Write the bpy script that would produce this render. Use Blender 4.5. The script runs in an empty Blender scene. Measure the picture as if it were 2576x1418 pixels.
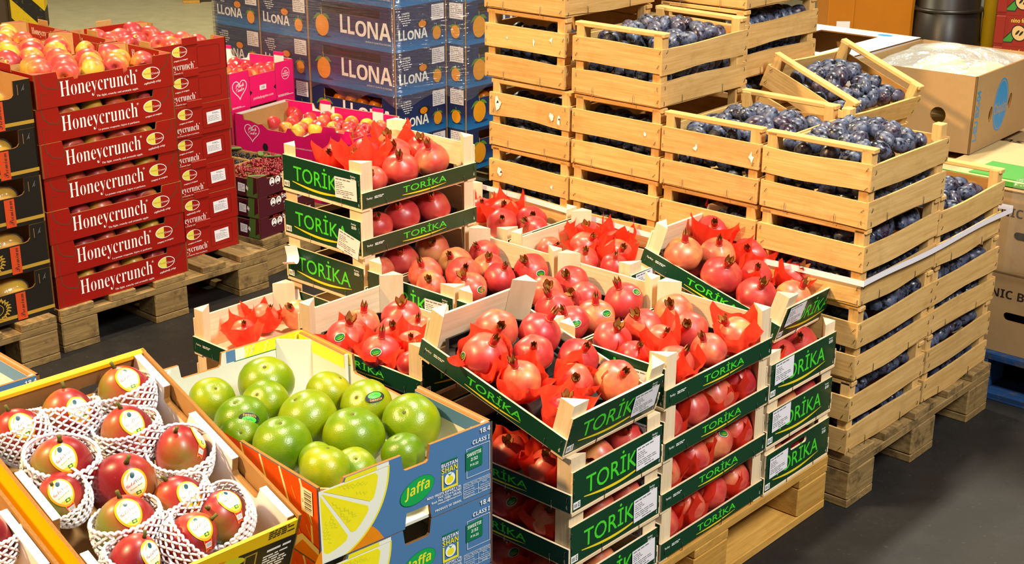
import bpy, bmesh, math, random
from mathutils import Vector, Matrix, geometry

# ------------------------------------------------------------------ camera
S = bpy.context.scene
COL = S.collection
PI = math.pi
W_PX, H_PX = 2576.0, 1418.0
cd = bpy.data.cameras.new('camera')
cd.sensor_fit = 'HORIZONTAL'
cd.sensor_width = 36.0
cd.lens = 36.0 * 3539.0 / W_PX
cd.clip_end = 60
cd.clip_start = 0.05
cam = bpy.data.objects.new('camera', cd)
COL.objects.link(cam)
cam.matrix_world = (Matrix.Translation((0, 0, 1.7147))
                    @ Matrix.Rotation(PI / 2 - 0.3455, 4, 'X')
                    @ Matrix.Rotation(0.0045, 4, 'Z'))
S.camera = cam
S.view_settings.view_transform = 'Standard'
S.view_settings.look = 'None'
S.view_settings.exposure = -0.12
S.view_settings.gamma = 1.0
S.view_settings.use_curve_mapping = False

# ------------------------------------------------------------------ world and lamps
wd = bpy.data.worlds.new('hall_air')
S.world = wd
wd.use_nodes = True
bgn = wd.node_tree.nodes['Background']
bgn.inputs[0].default_value = (1.0, 0.86, 0.66, 1)
bgn.inputs[1].default_value = 0.22


def lamp(name, loc, aim, power, col, size, spread=None, size_y=None):
    ld = bpy.data.lights.new(name, 'AREA')
    ld.energy = power
    ld.color = col
    ld.size = size
    if size_y:
        ld.shape = 'RECTANGLE'
        ld.size_y = size_y
    if spread:
        ld.spread = spread
    o = bpy.data.objects.new(name, ld)
    COL.objects.link(o)
    o.location = loc
    d = Vector(aim) - Vector(loc)
    o.rotation_euler = d.to_track_quat('-Z', 'Y').to_euler()
    return o


lamp('bay_lamp', (-0.25, 3.05, 4.6), (0.0, 2.6, 0.4), 175, (1.0, 0.88, 0.66), 0.30, 2.6)
lamp('bay_lamp', (-3.3, 1.7, 3.9), (0.1, 2.7, 0.5), 232, (1.0, 0.64, 0.31), 0.30, 2.4)
lamp('tube_lamp', (2.2, 0.2, 4.4), (0.5, 3.0, 0.5), 215, (1.0, 0.98, 0.94), 0.25, 2.4, 1.3)
lamp('bay_lamp', (-3.2, 8.6, 5.2), (-1.6, 8.0, 0.0), 440, (1.0, 0.88, 0.58), 0.5, 2.6)
lamp('tube_lamp', (2.6, 6.6, 4.6), (2.2, 6.2, 0.3), 190, (1.0, 0.92, 0.74), 0.25, 2.6, 1.3)

# ------------------------------------------------------------------ colours and materials
random.seed(7)


def lin(h):
    if isinstance(h, str):
        h = h.lstrip('#')
        c = [int(h[i:i + 2], 16) / 255 for i in (0, 2, 4)]
        return tuple((x / 12.92 if x <= 0.04045 else ((x + 0.055) / 1.055) ** 2.4) for x in c) + (1,)
    return tuple(h) + ((1,) if len(h) == 3 else ())


class NT:
    def __init__(s, name):
        s.m = bpy.data.materials.new(name)
        s.m.use_nodes = True
        s.t = s.m.node_tree
        s.b = s.t.nodes['Principled BSDF']
        s.out = s.t.nodes['Material Output']

    def n(s, typ, **kw):
        x = s.t.nodes.new(typ)
        for k, v in kw.items():
            if k.startswith('i_'):
                key = k[2:]
                x.inputs[int(key) if key.isdigit() else key].default_value = v
            else:
                setattr(x, k, v)
        return x

    def l(s, a, b):
        s.t.links.new(a, b)

    def mix(s, fac, a, b, blend='MIX'):
        x = s.n('ShaderNodeMix', data_type='RGBA', blend_type=blend)
        for sock, v in ((x.inputs[0], fac), (x.inputs[6], a), (x.inputs[7], b)):
            if hasattr(v, 'links'):
                s.l(v, sock)
            elif isinstance(v, (int, float)):
                sock.default_value = v
            else:
                sock.default_value = lin(v)
        return x.outputs[2]

    def ramp(s, fac, stops, interp='LINEAR'):
        x = s.n('ShaderNodeValToRGB')
        r = x.color_ramp
        r.interpolation = interp
        while len(r.elements) < len(stops):
            r.elements.new(0.5)
        for e, (p, c) in zip(r.elements, stops):
            e.position = p
            e.color = lin(c) if not isinstance(c, (int, float)) else (c, c, c, 1)
        s.l(fac, x.inputs[0])
        return x.outputs[0]

    def math(s, op, a, b=0.0, c=None):
        x = s.n('ShaderNodeMath', operation=op)
        for k, v in ((0, a), (1, b), (2, c)):
            if v is None:
                continue
            if hasattr(v, 'links'):
                s.l(v, x.inputs[k])
            else:
                x.inputs[k].default_value = v
        return x.outputs[0]

    def coord(s, kind='Object', scale=(1, 1, 1), shift=True):
        tc = s.n('ShaderNodeTexCoord')
        mp = s.n('ShaderNodeMapping')
        mp.inputs['Scale'].default_value = scale
        s.l(tc.outputs[kind], mp.inputs[0])
        if shift:
            oi = s.n('ShaderNodeObjectInfo')
            s.l(s.vmul(oi.outputs['Random'], 37.0), mp.inputs['Location'])
        return mp.outputs[0]

    def vmul(s, val, k):
        x = s.n('ShaderNodeCombineXYZ')
        m = s.math('MULTIPLY', val, k)
        for i in range(3):
            s.l(m, x.inputs[i])
        return x.outputs[0]

    def noise(s, vec, scale, detail=3.0, rough=0.55):
        x = s.n('ShaderNodeTexNoise')
        x.inputs['Scale'].default_value = scale
        x.inputs['Detail'].default_value = detail
        x.inputs['Roughness'].default_value = rough
        s.l(vec, x.inputs['Vector'])
        return x.outputs[0]

    def bump(s, h, strength=0.3, dist=0.002):
        x = s.n('ShaderNodeBump')
        x.inputs['Strength'].default_value = strength
        x.inputs['Distance'].default_value = dist
        s.l(h, x.inputs['Height'])
        s.l(x.outputs[0], s.b.inputs['Normal'])

    def set(s, **kw):
        names = dict(col='Base Color', rough='Roughness', metal='Metallic', spec='Specular IOR Level',
                     coat='Coat Weight', coatr='Coat Roughness', trans='Transmission Weight', alpha='Alpha',
                     sss='Subsurface Weight')
        for k, v in kw.items():
            sock = s.b.inputs[names[k]]
            if hasattr(v, 'links'):
                s.l(v, sock)
            elif k == 'col':
                sock.default_value = lin(v)
            else:
                sock.default_value = v
        return s


MATS = {}


def plain(name, col, rough=0.55, spec=0.4, var=0.0, coat=0.0, metal=0.0, scale=30):
    if name in MATS:
        return MATS[name]
    t = NT(name)
    t.set(rough=rough, spec=spec, coat=coat, metal=metal)
    if var:
        v = t.noise(t.coord('Object'), scale, 4)
        c = lin(col)
        d = tuple(x * (1 - var) for x in c[:3])
        e = tuple(min(1, x * (1 + var * 0.6)) for x in c[:3])
        t.set(col=t.mix(v, d, e))
    else:
        t.set(col=col)
    MATS[name] = t.m
    return t.m


def wood(name, light, dark, rough=0.7, stain=0.0, stain_col='#3a2c1c', gscale=(5, 90, 90), knots=True):
    t = NT(name)
    uv = t.coord('UV', gscale)
    g = t.math('ADD', t.math('MULTIPLY', t.noise(uv, 1.0, 5, 0.62), 0.65), t.math('MULTIPLY', t.noise(t.coord('UV', (gscale[0] * 2.2, gscale[1] * 3.2, gscale[2] * 3.2)), 1.0, 4, 0.7), 0.35))
    g2 = t.noise(t.coord('UV', (1.6, 9, 9)), 1.0, 3)
    c = t.mix(t.ramp(g, [(0.28, dark), (0.72, light)]), t.ramp(g2, [(0.3, dark), (0.75, light)]), light)
    c = t.mix(t.ramp(g, [(0.35, 0.0), (0.7, 1.0)]), dark, light)
    c = t.mix(t.math('MULTIPLY', t.ramp(g2, [(0.42, 0.0), (0.8, 1.0)]), 0.45), c, dark)
    oi = t.n('ShaderNodeObjectInfo')
    hs = t.n('ShaderNodeHueSaturation')
    t.l(c, hs.inputs['Color'])
    t.l(t.math('MULTIPLY_ADD', oi.outputs['Random'], 0.22, 0.88), hs.inputs['Value'])
    c = hs.outputs[0]
    if stain:
        sp = t.noise(t.coord('Object', (1, 1, 1)), 14, 4, 0.7)
        c = t.mix(t.math('MULTIPLY', t.ramp(sp, [(0.52, 0.0), (0.68, 1.0)]), stain), c, stain_col)
    t.set(col=c, rough=rough, spec=0.25)
    t.bump(g, 0.6, 0.0014)
    MATS[name] = t.m
    return t.m


M_PWOOD = wood('pale_poplar', '#ecd8b6', '#d9be94')
M_PLWOOD = wood('plum_slat_wood', '#e0b97a', '#bf9350', stain=0.22, stain_col='#86683c')
M_PALLET = wood('weathered_pallet_wood', '#a88a58', '#6d5531', stain=0.75, stain_col='#33281a')
M_PALLETY = wood('yellow_pallet_wood', '#cfa052', '#a97a30', stain=0.2, stain_col='#6a4a20')

M_GREEN = plain('dark_green_print', '#0e3a22', 0.32, 0.5)
M_LIME = plain('lime_print', '#46d02c', 0.4)
M_YEL = plain('yellow_print', '#e8cf1e', 0.4)
M_WHITE = plain('white_print', '#eeeeea', 0.5)
M_PAPER = plain('label_paper', '#e6e2e6', 0.6)
M_INK = plain('black_ink', '#1a1a1c', 0.6)
M_GREY = plain('grey_ink', '#6a6a70', 0.6)
M_STEEL = plain('staple_steel', '#5b554c', 0.4, 0.5, metal=0.8)
M_BLACKP = plain('black_tray_plastic', '#0b0b0d', 0.18, 0.6)
M_CARD = plain('brown_cardboard', '#b48a54', 0.8, 0.2, 0.16, scale=60)
M_CARDD = plain('corrugated_edge', '#8c6232', 0.9, 0.1, 0.4, scale=300)
M_JIN = plain('pale_grey_board', '#d2d3c4', 0.55, 0.3)
M_CARDB = plain('shaded_brown_board', '#8f6538', 0.8, 0.2, 0.16, scale=60)  # shade inside the mango carton's back wall, put into the board colour
M_CARDW = plain('white_board', '#ece7e2', 0.55, 0.3)
M_RED = plain('apple_box_red', '#94150e', 0.35, 0.45)
M_PINK = plain('hot_pink_print', '#e8106c', 0.42, 0.4)
M_MAROON = plain('maroon_print', '#4a1420', 0.4, 0.4)
M_BLACKC = plain('black_carton', '#1c1914', 0.5, 0.3)
M_GOLD = plain('gold_print', '#b08a30', 0.45, 0.4)
M_ORNG = plain('orange_print', '#c8441a', 0.5)
M_BLUEJ = plain('denim_blue_print', '#4a76a4', 0.5, 0.35)
M_STRAP = plain('white_strap', '#e8e4ea', 0.35, 0.5)


def fruit_mat(name, stops, scale, rough=0.3, coat=0.15, bump=0.0, bscale=200, speck=None, ramp_pos=0.35):
    t = NT(name)
    v = t.coord('Object')
    n1 = t.noise(v, scale, 3, 0.6)
    oi = t.n('ShaderNodeObjectInfo')
    f = t.math('ADD', t.math('MULTIPLY', n1, 1.0), t.math('MULTIPLY_ADD', oi.outputs['Random'], 0.34, -0.17))
    c = t.ramp(f, stops)
    if speck:
        n2 = t.noise(v, speck[1], 2, 0.5)
        c = t.mix(t.math('MULTIPLY', t.ramp(n2, [(speck[2], 0.0), (speck[2] + 0.08, 1.0)]), speck[3]), c, speck[0])
    t.set(col=c, rough=rough, spec=0.45, coat=coat, coatr=0.15)
    if bump:
        t.bump(t.noise(v, bscale, 2), bump, 0.0012)
    MATS[name] = t.m
    return t.m


M_POM = fruit_mat('pomegranate_skin', [(0.22, '#a02026'), (0.42, '#b53832'), (0.58, '#c25a40'), (0.80, '#cb8a50')],
                  15, 0.38, 0.05, bump=0.12, bscale=90, speck=('#7a4a2c', 150, 0.70, 0.6))


def crown_mat():
    t = NT('pomegranate_crown')
    v = t.coord('Object', shift=False)
    sx = t.n('ShaderNodeSeparateXYZ')
    t.l(v, sx.inputs[0])
    n1 = t.noise(t.coord('Object'), 90, 3)
    f = t.math('ADD', t.math('MULTIPLY_ADD', sx.outputs[2], 45.0, -2.98), t.math('MULTIPLY', n1, 0.4))
    t.set(col=t.ramp(f, [(0.1, '#c02a30'), (0.32, '#bc3a30'), (0.5, '#c48c4a'), (0.8, '#a87a3c')]), rough=0.5, spec=0.3)
    MATS['pomegranate_crown'] = t.m
    return t.m


M_CALYX = crown_mat()
M_STAMEN = plain('dry_stamens', '#a06e36', 0.9, 0.1, 0.5, scale=400)
M_SWEET = fruit_mat('sweetie_rind', [(0.26, '#4a6c00'), (0.46, '#607c00'), (0.66, '#7c8a00'), (0.86, '#9a9403')],
                    14, 0.3, 0.0, bump=0.35, bscale=420)
M_STEMG = plain('green_brown_stem', '#5d5a24', 0.7, 0.2, 0.5, scale=200)
M_NET = plain('white_foam_net', '#f1eef0', 0.75, 0.2)


def mango_mat():
    t = NT('mango_skin')
    v = t.coord('Object', shift=False)
    sx = t.n('ShaderNodeSeparateXYZ')
    t.l(v, sx.inputs[0])
    oi = t.n('ShaderNodeObjectInfo')
    n1 = t.noise(t.coord('Object'), 14, 3, 0.6)
    f = t.math('ADD', t.math('MULTIPLY', sx.outputs[0], 8.0), t.math('MULTIPLY', n1, 0.75))
    f = t.math('ADD', f, t.math('MULTIPLY_ADD', oi.outputs['Random'], 0.3, -0.05))
    c = t.ramp(f, [(0.04, '#6a0e18'), (0.32, '#84161c'), (0.54, '#963022'), (0.70, '#8a5424'), (0.90, '#6c7026')])
    n2 = t.noise(v, 260, 1)
    c = t.mix(t.math('MULTIPLY', t.ramp(n2, [(0.70, 0.0), (0.76, 1.0)]), 0.12), c, '#d8a060')
    t.set(col=c, rough=0.36, spec=0.4, coat=0.05)
    MATS['mango_skin'] = t.m
    return t.m


def apple_mat(name, red, deep, yel, bias):
    t = NT(name)
    v = t.coord('Object', shift=False)
    sx = t.n('ShaderNodeSeparateXYZ')
    t.l(v, sx.inputs[0])
    oi = t.n('ShaderNodeObjectInfo')
    n1 = t.noise(t.coord('Object'), 20, 3, 0.6)
    st = t.noise(t.coord('Object', (150, 150, 16)), 1, 2)
    f = t.math('ADD', t.math('MULTIPLY', sx.outputs[0], 9.0), t.math('MULTIPLY', n1, 0.8))
    f = t.math('ADD', f, t.math('MULTIPLY_ADD', oi.outputs['Random'], 0.5, bias))
    f = t.math('ADD', f, t.math('MULTIPLY_ADD', st, 0.3, -0.15))
    c = t.ramp(f, [(0.15, deep), (0.5, red), (0.72, '#d4663c'), (0.95, yel)])
    t.set(col=c, rough=0.34, spec=0.45, coat=0.05)
    MATS[name] = t.m
    return t.m


def plum_mat():
    t = NT('plum_skin')
    v = t.coord('Object')
    n1 = t.noise(v, 58, 4, 0.7)
    n2 = t.noise(v, 150, 3, 0.6)
    oi = t.n('ShaderNodeObjectInfo')
    base = t.ramp(oi.outputs['Random'], [(0.0, '#12131b'), (0.6, '#191721'), (1.0, '#301a27')])
    m = t.math('MULTIPLY', t.ramp(n1, [(0.42, 0.0), (0.50, 1.0)]), t.ramp(n2, [(0.3, 0.25), (0.55, 1.0)]))
    m = t.math('MULTIPLY', m, t.math('MULTIPLY_ADD', oi.outputs['Random'], -0.35, 0.78))
    c = t.mix(m, base, '#5c6580')
    t.set(col=c, spec=0.45, rough=t.math('MULTIPLY_ADD', m, 0.35, 0.24))
    MATS['plum_skin'] = t.m
    return t.m


M_MANGO = mango_mat()
M_APPLE = apple_mat('bicolour_apple_skin', '#b84440', '#9c3238', '#cda23a', -0.04)
M_APPLEP = apple_mat('pink_apple_skin', '#c4363a', '#a8242e', '#e6b23a', -0.14)
M_PLUM = plum_mat()


def tissue_mat():
    t = NT('red_tissue')
    t.set(col='#e63e28', rough=0.5, spec=0.25)
    tr = t.n('ShaderNodeBsdfTranslucent')
    tr.inputs[0].default_value = lin('#ff5638')
    mx = t.n('ShaderNodeMixShader')
    mx.inputs[0].default_value = 0.5
    t.l(t.b.outputs[0], mx.inputs[1])
    t.l(tr.outputs[0], mx.inputs[2])
    tp = t.n('ShaderNodeBsdfTransparent')
    tp.inputs[0].default_value = lin('#ff5a3a')
    m2 = t.n('ShaderNodeMixShader')
    m2.inputs[0].default_value = 0.12
    t.l(mx.outputs[0], m2.inputs[1])
    t.l(tp.outputs[0], m2.inputs[2])
    t.l(m2.outputs[0], t.out.inputs[0])
    return t.m


def film_mat(name, amount, stretch, scale, base=0.10, tint='#e9e6ee', gloss=0.07):
    """clear stretch film: see-through, with wrinkled glossy streaks"""
    t = NT(name)
    v = t.coord('Object', stretch, shift=False)
    h = t.noise(v, scale, 4, 0.6)
    bp = t.n('ShaderNodeBump')
    bp.inputs['Strength'].default_value = amount
    bp.inputs['Distance'].default_value = 0.012
    t.l(h, bp.inputs['Height'])
    gl = t.n('ShaderNodeBsdfGlossy')
    gl.inputs['Roughness'].default_value = 0.09
    gl.inputs['Color'].default_value = lin('#ffffff')
    t.l(bp.outputs[0], gl.inputs['Normal'])
    df = t.n('ShaderNodeBsdfDiffuse')
    df.inputs[0].default_value = lin(tint)
    tp = t.n('ShaderNodeBsdfTransparent')
    lw = t.n('ShaderNodeLayerWeight')
    lw.inputs[0].default_value = 0.5
    t.l(bp.outputs[0], lw.inputs['Normal'])
    fr = t.math('MULTIPLY_ADD', t.math('POWER', lw.outputs['Facing'], 3.0), 0.55, gloss)
    m0 = t.n('ShaderNodeMixShader')
    m0.inputs[0].default_value = base
    t.l(tp.outputs[0], m0.inputs[1])
    t.l(df.outputs[0], m0.inputs[2])
    m1 = t.n('ShaderNodeMixShader')
    t.l(fr, m1.inputs[0])
    t.l(m0.outputs[0], m1.inputs[1])
    t.l(gl.outputs[0], m1.inputs[2])
    t.l(m1.outputs[0], t.out.inputs[0])
    return t.m


M_TISSUE = tissue_mat()
M_FILM = film_mat('stretch_film', 1.0, (1.6, 1.6, 34), 2.0, 0.03, gloss=0.13)
M_BAG = film_mat('clear_plastic_bag', 0.9, (12, 12, 12), 1.8, 0.05, '#eef0ea')

# ------------------------------------------------------------------ mesh building
RZ = lambda a: Matrix.Rotation(a, 4, 'Z')
RX = lambda a: Matrix.Rotation(a, 4, 'X')
RY = lambda a: Matrix.Rotation(a, 4, 'Y')
TR = lambda x, y, z: Matrix.Translation((x, y, z))
SC = lambda x, y, z: Matrix.Diagonal((x, y, z, 1))
rnd = random.Random(11)


class MB:
    def __init__(s):
        s.v, s.f, s.m, s.sm, s.uv, s.mats = [], [], [], [], [], []

    def mi(s, mat):
        if mat not in s.mats:
            s.mats.append(mat)
        return s.mats.index(mat)

    def raw(s, vs, fs, mat, M=None, smooth=False, uvs=None):
        b = len(s.v)
        s.v += [(M @ Vector(p))[:] if M else tuple(p) for p in vs]
        for k, f in enumerate(fs):
            s.f.append([b + i for i in f])
            s.m.append(s.mi(mat[k] if isinstance(mat, (list, tuple)) else mat))
            s.sm.append(smooth)
            s.uv.append(uvs[k] if uvs else None)
        return s

    def box(s, c, d, mat, M=None, bevel=0.0, mats=None):
        """axis box of size d at centre c with wood-grain uv along its longest side; mats = {'+x': material ...}"""
        bm = bmesh.new()
        bmesh.ops.create_cube(bm, size=1.0, matrix=TR(*c) @ SC(*d))
        if bevel:
            bmesh.ops.bevel(bm, geom=bm.edges[:], offset=bevel, segments=1, affect='EDGES', profile=0.5)
        bm.normal_update()
        L = max(range(3), key=lambda k: d[k])
        o = (rnd.uniform(0, 5), rnd.uniform(0, 5))
        vs = [v.co[:] for v in bm.verts]
        fs, us, ms = [], [], []
        for f in bm.faces:
            n = max(range(3), key=lambda k: abs(f.normal[k]))
            ax = [k for k in range(3) if k != n]
            if L in ax:
                ax = [L] + [k for k in ax if k != L]
                us.append([(o[0] + vs[v.index][ax[0]], o[1] + vs[v.index][ax[1]]) for v in f.verts])
            else:
                us.append([(o[0] + vs[v.index][ax[0]] * 8, o[1] + vs[v.index][ax[1]]) for v in f.verts])
            fs.append([v.index for v in f.verts])
            key = ('+' if f.normal[n] > 0 else '-') + 'xyz'[n]
            ms.append(mats.get(key, mat) if mats else mat)
        bm.free()
        return s.raw(vs, fs, ms, M, False, us)

    def prism(s, poly, h, mat, M=None, cap=None):
        n = len(poly)
        vs = [(p[0], p[1], 0) for p in poly] + [(p[0], p[1], h) for p in poly]
        fs = [list(range(n))[::-1], list(range(n, 2 * n))] + [[i, (i + 1) % n, n + (i + 1) % n, n + i] for i in range(n)]
        us = []
        for f in fs:
            if len(f) == n and f in fs[:2]:
                us.append([(vs[i][0] * 6, vs[i][1] * 6) for i in f])
            else:
                us.append([(vs[i][2], vs[i][0] + vs[i][1]) for i in f])
        return s.raw(vs, fs, [cap or mat, cap or mat] + [mat] * n, M, False, us)

    def panel(s, loops, t, mf, mb=None, me=None, M=None):
        """flat board cut to an outline with holes: lies in xy, front face at z = 0, back at z = -t"""
        mb, me = mb or mf, me or M_CARDD
        flat = [p for lp in loops for p in lp]
        tris = geometry.tessellate_polygon([[Vector((p[0], p[1], 0)) for p in lp] for lp in loops])
        n = len(flat)
        vs = [(p[0], p[1], 0) for p in flat] + [(p[0], p[1], -t) for p in flat]
        fs, ms = [], []
        for a, b, c in tris:
            A, B, C = flat[a], flat[b], flat[c]
            if (B[0] - A[0]) * (C[1] - A[1]) - (B[1] - A[1]) * (C[0] - A[0]) < 0:
                b, c = c, b
            fs += [[a, b, c], [n + a, n + c, n + b]]
            ms += [mf, mb]
        k = 0
        for lp in loops:
            m = len(lp)
            for i in range(m):
                a, b = k + i, k + (i + 1) % m
                fs.append([a, b, n + b, n + a])
                ms.append(me)
            k += m
        us = [[(vs[i][0], vs[i][1]) for i in f] for f in fs]
        return s.raw(vs, fs, ms, M, False, us)

    def lathe(s, prof, n, mat, M=None, fn=None, smooth=True, close=True):
        vs, fs = [], []
        for i, (r, z) in enumerate(prof):
            for k in range(n):
                a = 2 * PI * k / n
                q = fn(a, i) if fn else 1.0
                vs.append((r * q * math.cos(a), r * q * math.sin(a), z))
        for i in range(len(prof) - 1):
            for k in range(n):
                fs.append([i * n + k, i * n + (k + 1) % n, (i + 1) * n + (k + 1) % n, (i + 1) * n + k])
        if close:
            if prof[0][0] > 1e-5:
                fs.append(list(range(n))[::-1])
            if prof[-1][0] > 1e-5:
                fs.append([(len(prof) - 1) * n + k for k in range(n)])
        return s.raw(vs, fs, mat, M, smooth)

    def tube(s, path, r, n, mat, M=None, smooth=True):
        path = [Vector(p) for p in path]
        vs, fs = [], []
        up = Vector((0.13, 0.21, 1)).normalized()
        for i, p in enumerate(path):
            d = (path[min(i + 1, len(path) - 1)] - path[max(i - 1, 0)]).normalized()
            x = d.cross(up)
            if x.length < 1e-4:
                x = d.cross(Vector((1, 0, 0)))
            x.normalize()
            y = d.cross(x)
            rr = r[i] if isinstance(r, (list, tuple)) else r
            for k in range(n):
                a = 2 * PI * k / n
                vs.append((p + x * rr * math.cos(a) + y * rr * math.sin(a))[:])
        for i in range(len(path) - 1):
            for k in range(n):
                fs.append([i * n + k, i * n + (k + 1) % n, (i + 1) * n + (k + 1) % n, (i + 1) * n + k])
        fs += [list(range(n))[::-1], [(len(path) - 1) * n + k for k in range(n)]]
        return s.raw(vs, fs, mat, M, smooth)

    def sphere(s, c, r, mat, nu=14, nv=9, M=None, fn=None):
        prof = [(max(1e-4, math.sin(PI * i / nv)), -math.cos(PI * i / nv)) for i in range(nv + 1)]
        rr = r if isinstance(r, (tuple, list)) else (r, r, r)
        MM = TR(*c) @ SC(*rr)
        return s.lathe(prof, nu, mat, (M @ MM) if M else MM, fn, True, False)

    def grid(s, fn, nu, nv, mat, M=None, smooth=True, wrap=False):
        vs = [fn(i / (nu if wrap else nu - 1), j / (nv - 1)) for j in range(nv) for i in range(nu)]
        fs = []
        for j in range(nv - 1):
            for i in range(nu if wrap else nu - 1):
                a, b = j * nu + i, j * nu + (i + 1) % nu
                fs.append([a, b, b + nu, a + nu])
        return s.raw(vs, fs, mat, M, smooth)

    def mesh(s, name):
        me = bpy.data.meshes.new(name)
        me.from_pydata(s.v, [], s.f)
        for m in s.mats:
            me.materials.append(m)
        me.polygons.foreach_set('material_index', s.m)
        me.polygons.foreach_set('use_smooth', s.sm)
        if any(s.uv):
            uvl = me.uv_layers.new(name='uv')
            k = 0
            buf = [0.0] * (2 * len(me.loops))
            for f, u in zip(s.f, s.uv):
                for i in range(len(f)):
                    if u:
                        buf[2 * k], buf[2 * k + 1] = u[i]
                    k += 1
            uvl.data.foreach_set('uv', buf)
        me.update()
        return me


# ------------------------------------------------------------------ flat print: letters, marks, artwork
def styled(t, st):
    if st == 'sans':
        return t
    base = {'serif': (0x1D400, 0x1D41A, 0x1D7CE), 'script': (0x1D4D0, 0x1D4EA, None),
            'bold': (0x1D5D4, 0x1D5EE, 0x1D7EC), 'ital': (0x1D468, 0x1D482, None)}[st]
    o = ''
    for c in t:
        if 'A' <= c <= 'Z':
            o += chr(base[0] + ord(c) - 65)
        elif 'a' <= c <= 'z':
            o += chr(base[1] + ord(c) - 97)
        elif '0' <= c <= '9' and base[2]:
            o += chr(base[2] + ord(c) - 48)
        else:
            o += c
    return o


_TXT = {}


def text_geo(t, st='sans', off=0.0):
    key = (t, st, off)
    if key not in _TXT:
        c = bpy.data.curves.new('lettering', 'FONT')
        c.body = styled(t, st)
        c.size = 1.0
        c.resolution_u = 3
        c.offset = off
        o = bpy.data.objects.new('lettering', c)
        me = bpy.data.meshes.new_from_object(o)
        vs = [v.co[:] for v in me.vertices]
        fs = [list(p.vertices) for p in me.polygons]
        bpy.data.meshes.remove(me)
        bpy.data.objects.remove(o)
        bpy.data.curves.remove(c)
        x0, x1 = min(v[0] for v in vs), max(v[0] for v in vs)
        y0, y1 = min(v[1] for v in vs), max(v[1] for v in vs)
        _TXT[key] = ([(v[0] - x0, v[1] - y0) for v in vs], fs, x1 - x0, y1 - y0)
    return _TXT[key]


class Art:
    """print on a face: x to the right, y up, every mark a hair above the one before"""

    def __init__(s, step=0.00004, base=0.0003):
        s.mb = MB()
        s.z = base
        s.step = step

    def up(s):
        s.z += s.step
        return s

    def poly(s, pts, mat):
        s.mb.raw([(p[0], p[1], s.z) for p in pts], [list(range(len(pts)))], mat)
        return s.up()

    def rect(s, x0, y0, x1, y1, mat):
        return s.poly([(x0, y0), (x1, y0), (x1, y1), (x0, y1)], mat)

    def ell(s, cx, cy, rx, ry, mat, n=28, rot=0.0):
        c, q = math.cos(rot), math.sin(rot)
        pts = []
        for i in range(n):
            x, y = rx * math.cos(2 * PI * i / n), ry * math.sin(2 * PI * i / n)
            pts.append((cx + x * c - y * q, cy + x * q + y * c))
        return s.poly(pts, mat)

    def stroke(s, pts, w, mat, closed=False):
        n = len(pts)
        P = [Vector(p) for p in pts]
        vs = []
        for i in range(n):
            a = P[i - 1] if (closed or i) else P[0]
            b = P[(i + 1) % n] if (closed or i < n - 1) else P[-1]
            d = (b - a).normalized()
            ww = (w[i] if isinstance(w, (list, tuple)) else w) / 2
            nn = Vector((-d.y, d.x)) * ww
            vs += [(P[i].x + nn.x, P[i].y + nn.y, s.z), (P[i].x - nn.x, P[i].y - nn.y, s.z)]
        fs = [[2 * i, 2 * i + 1, (2 * i + 3) % (2 * n), (2 * i + 2) % (2 * n)] for i in range(n if closed else n - 1)]
        s.mb.raw(vs, fs, mat)
        return s.up()

    def text(s, t, x, y, mat, h=None, w=None, st='sans', anchor='l', rot=0.0, shear=0.0, off=0.0, arc=0.0):
        vs, fs, tw, th = text_geo(t, st, off)
        if h is None:
            sx = sy = w / tw
        elif w is None:
            sx = sy = h / th
        else:
            sx, sy = w / tw, h / th
        ox = {'l': 0.0, 'c': -tw * sx / 2, 'r': -tw * sx}[anchor]
        c, q = math.cos(rot), math.sin(rot)
        out = []
        for a, b in vs:
            px, py = a * sx + ox + shear * b * sy, b * sy
            if arc:
                py += arc * px * px
            out.append((x + px * c - py * q, y + px * q + py * c, s.z))
        s.mb.raw(out, fs, mat)
        return s.up()

    def words(s, x0, y0, x1, y1, rows, mat, seed=1, fill=0.55):
        """rows of small print too fine to read"""
        r = random.Random(seed)
        dy = (y1 - y0) / rows
        vs, fs = [], []
        for k in range(rows):
            yy = y1 - (k + 0.5) * dy
            x = x0
            end = x0 + (x1 - x0) * r.uniform(0.55, 1.0)
            while x < end:
                w = min(r.uniform(1.2, 5.0) * dy * 0.7, x1 - x)
                b = len(vs)
                hh = dy * fill / 2
                vs += [(x, yy - hh, s.z), (x + w, yy - hh, s.z), (x + w, yy + hh, s.z), (x, yy + hh, s.z)]
                fs.append([b, b + 1, b + 2, b + 3])
                x += w + dy * 0.45
        s.mb.raw(vs, fs, mat)
        return s.up()

    def bars(s, x0, y0, x1, y1, mat, seed=2):
        r = random.Random(seed)
        x = x0
        vs, fs = [], []
        u = (x1 - x0) / 46
        while x < x1 - u:
            w = r.choice((1, 1, 2, 3)) * u
            b = len(vs)
            vs += [(x, y0, s.z), (x + w, y0, s.z), (x + w, y1, s.z), (x, y1, s.z)]
            fs.append([b, b + 1, b + 2, b + 3])
            x += w + r.choice((1, 2)) * u
        s.mb.raw(vs, fs, mat)
        return s.up()

    def mesh(s, name):
        return s.mb.mesh(name)

    def wrapped(s, name, place):
        """the print laid over a curved skin: place(x, y, lift) -> point"""
        me = s.mb.mesh(name)
        bm = bmesh.new()
        bm.from_mesh(me)
        bmesh.ops.triangulate(bm, faces=bm.faces[:])
        for _ in range(3):
            long = [e for e in bm.edges if e.calc_length() > 0.005]
            if not long:
                break
            bmesh.ops.subdivide_edges(bm, edges=long, cuts=1)
            bmesh.ops.triangulate(bm, faces=bm.faces[:])
        for v in bm.verts:
            v.co = place(v.co.x, v.co.y, v.co.z)
        for f in bm.faces:
            f.smooth = True
        bm.to_mesh(me)
        bm.free()
        return me


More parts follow.
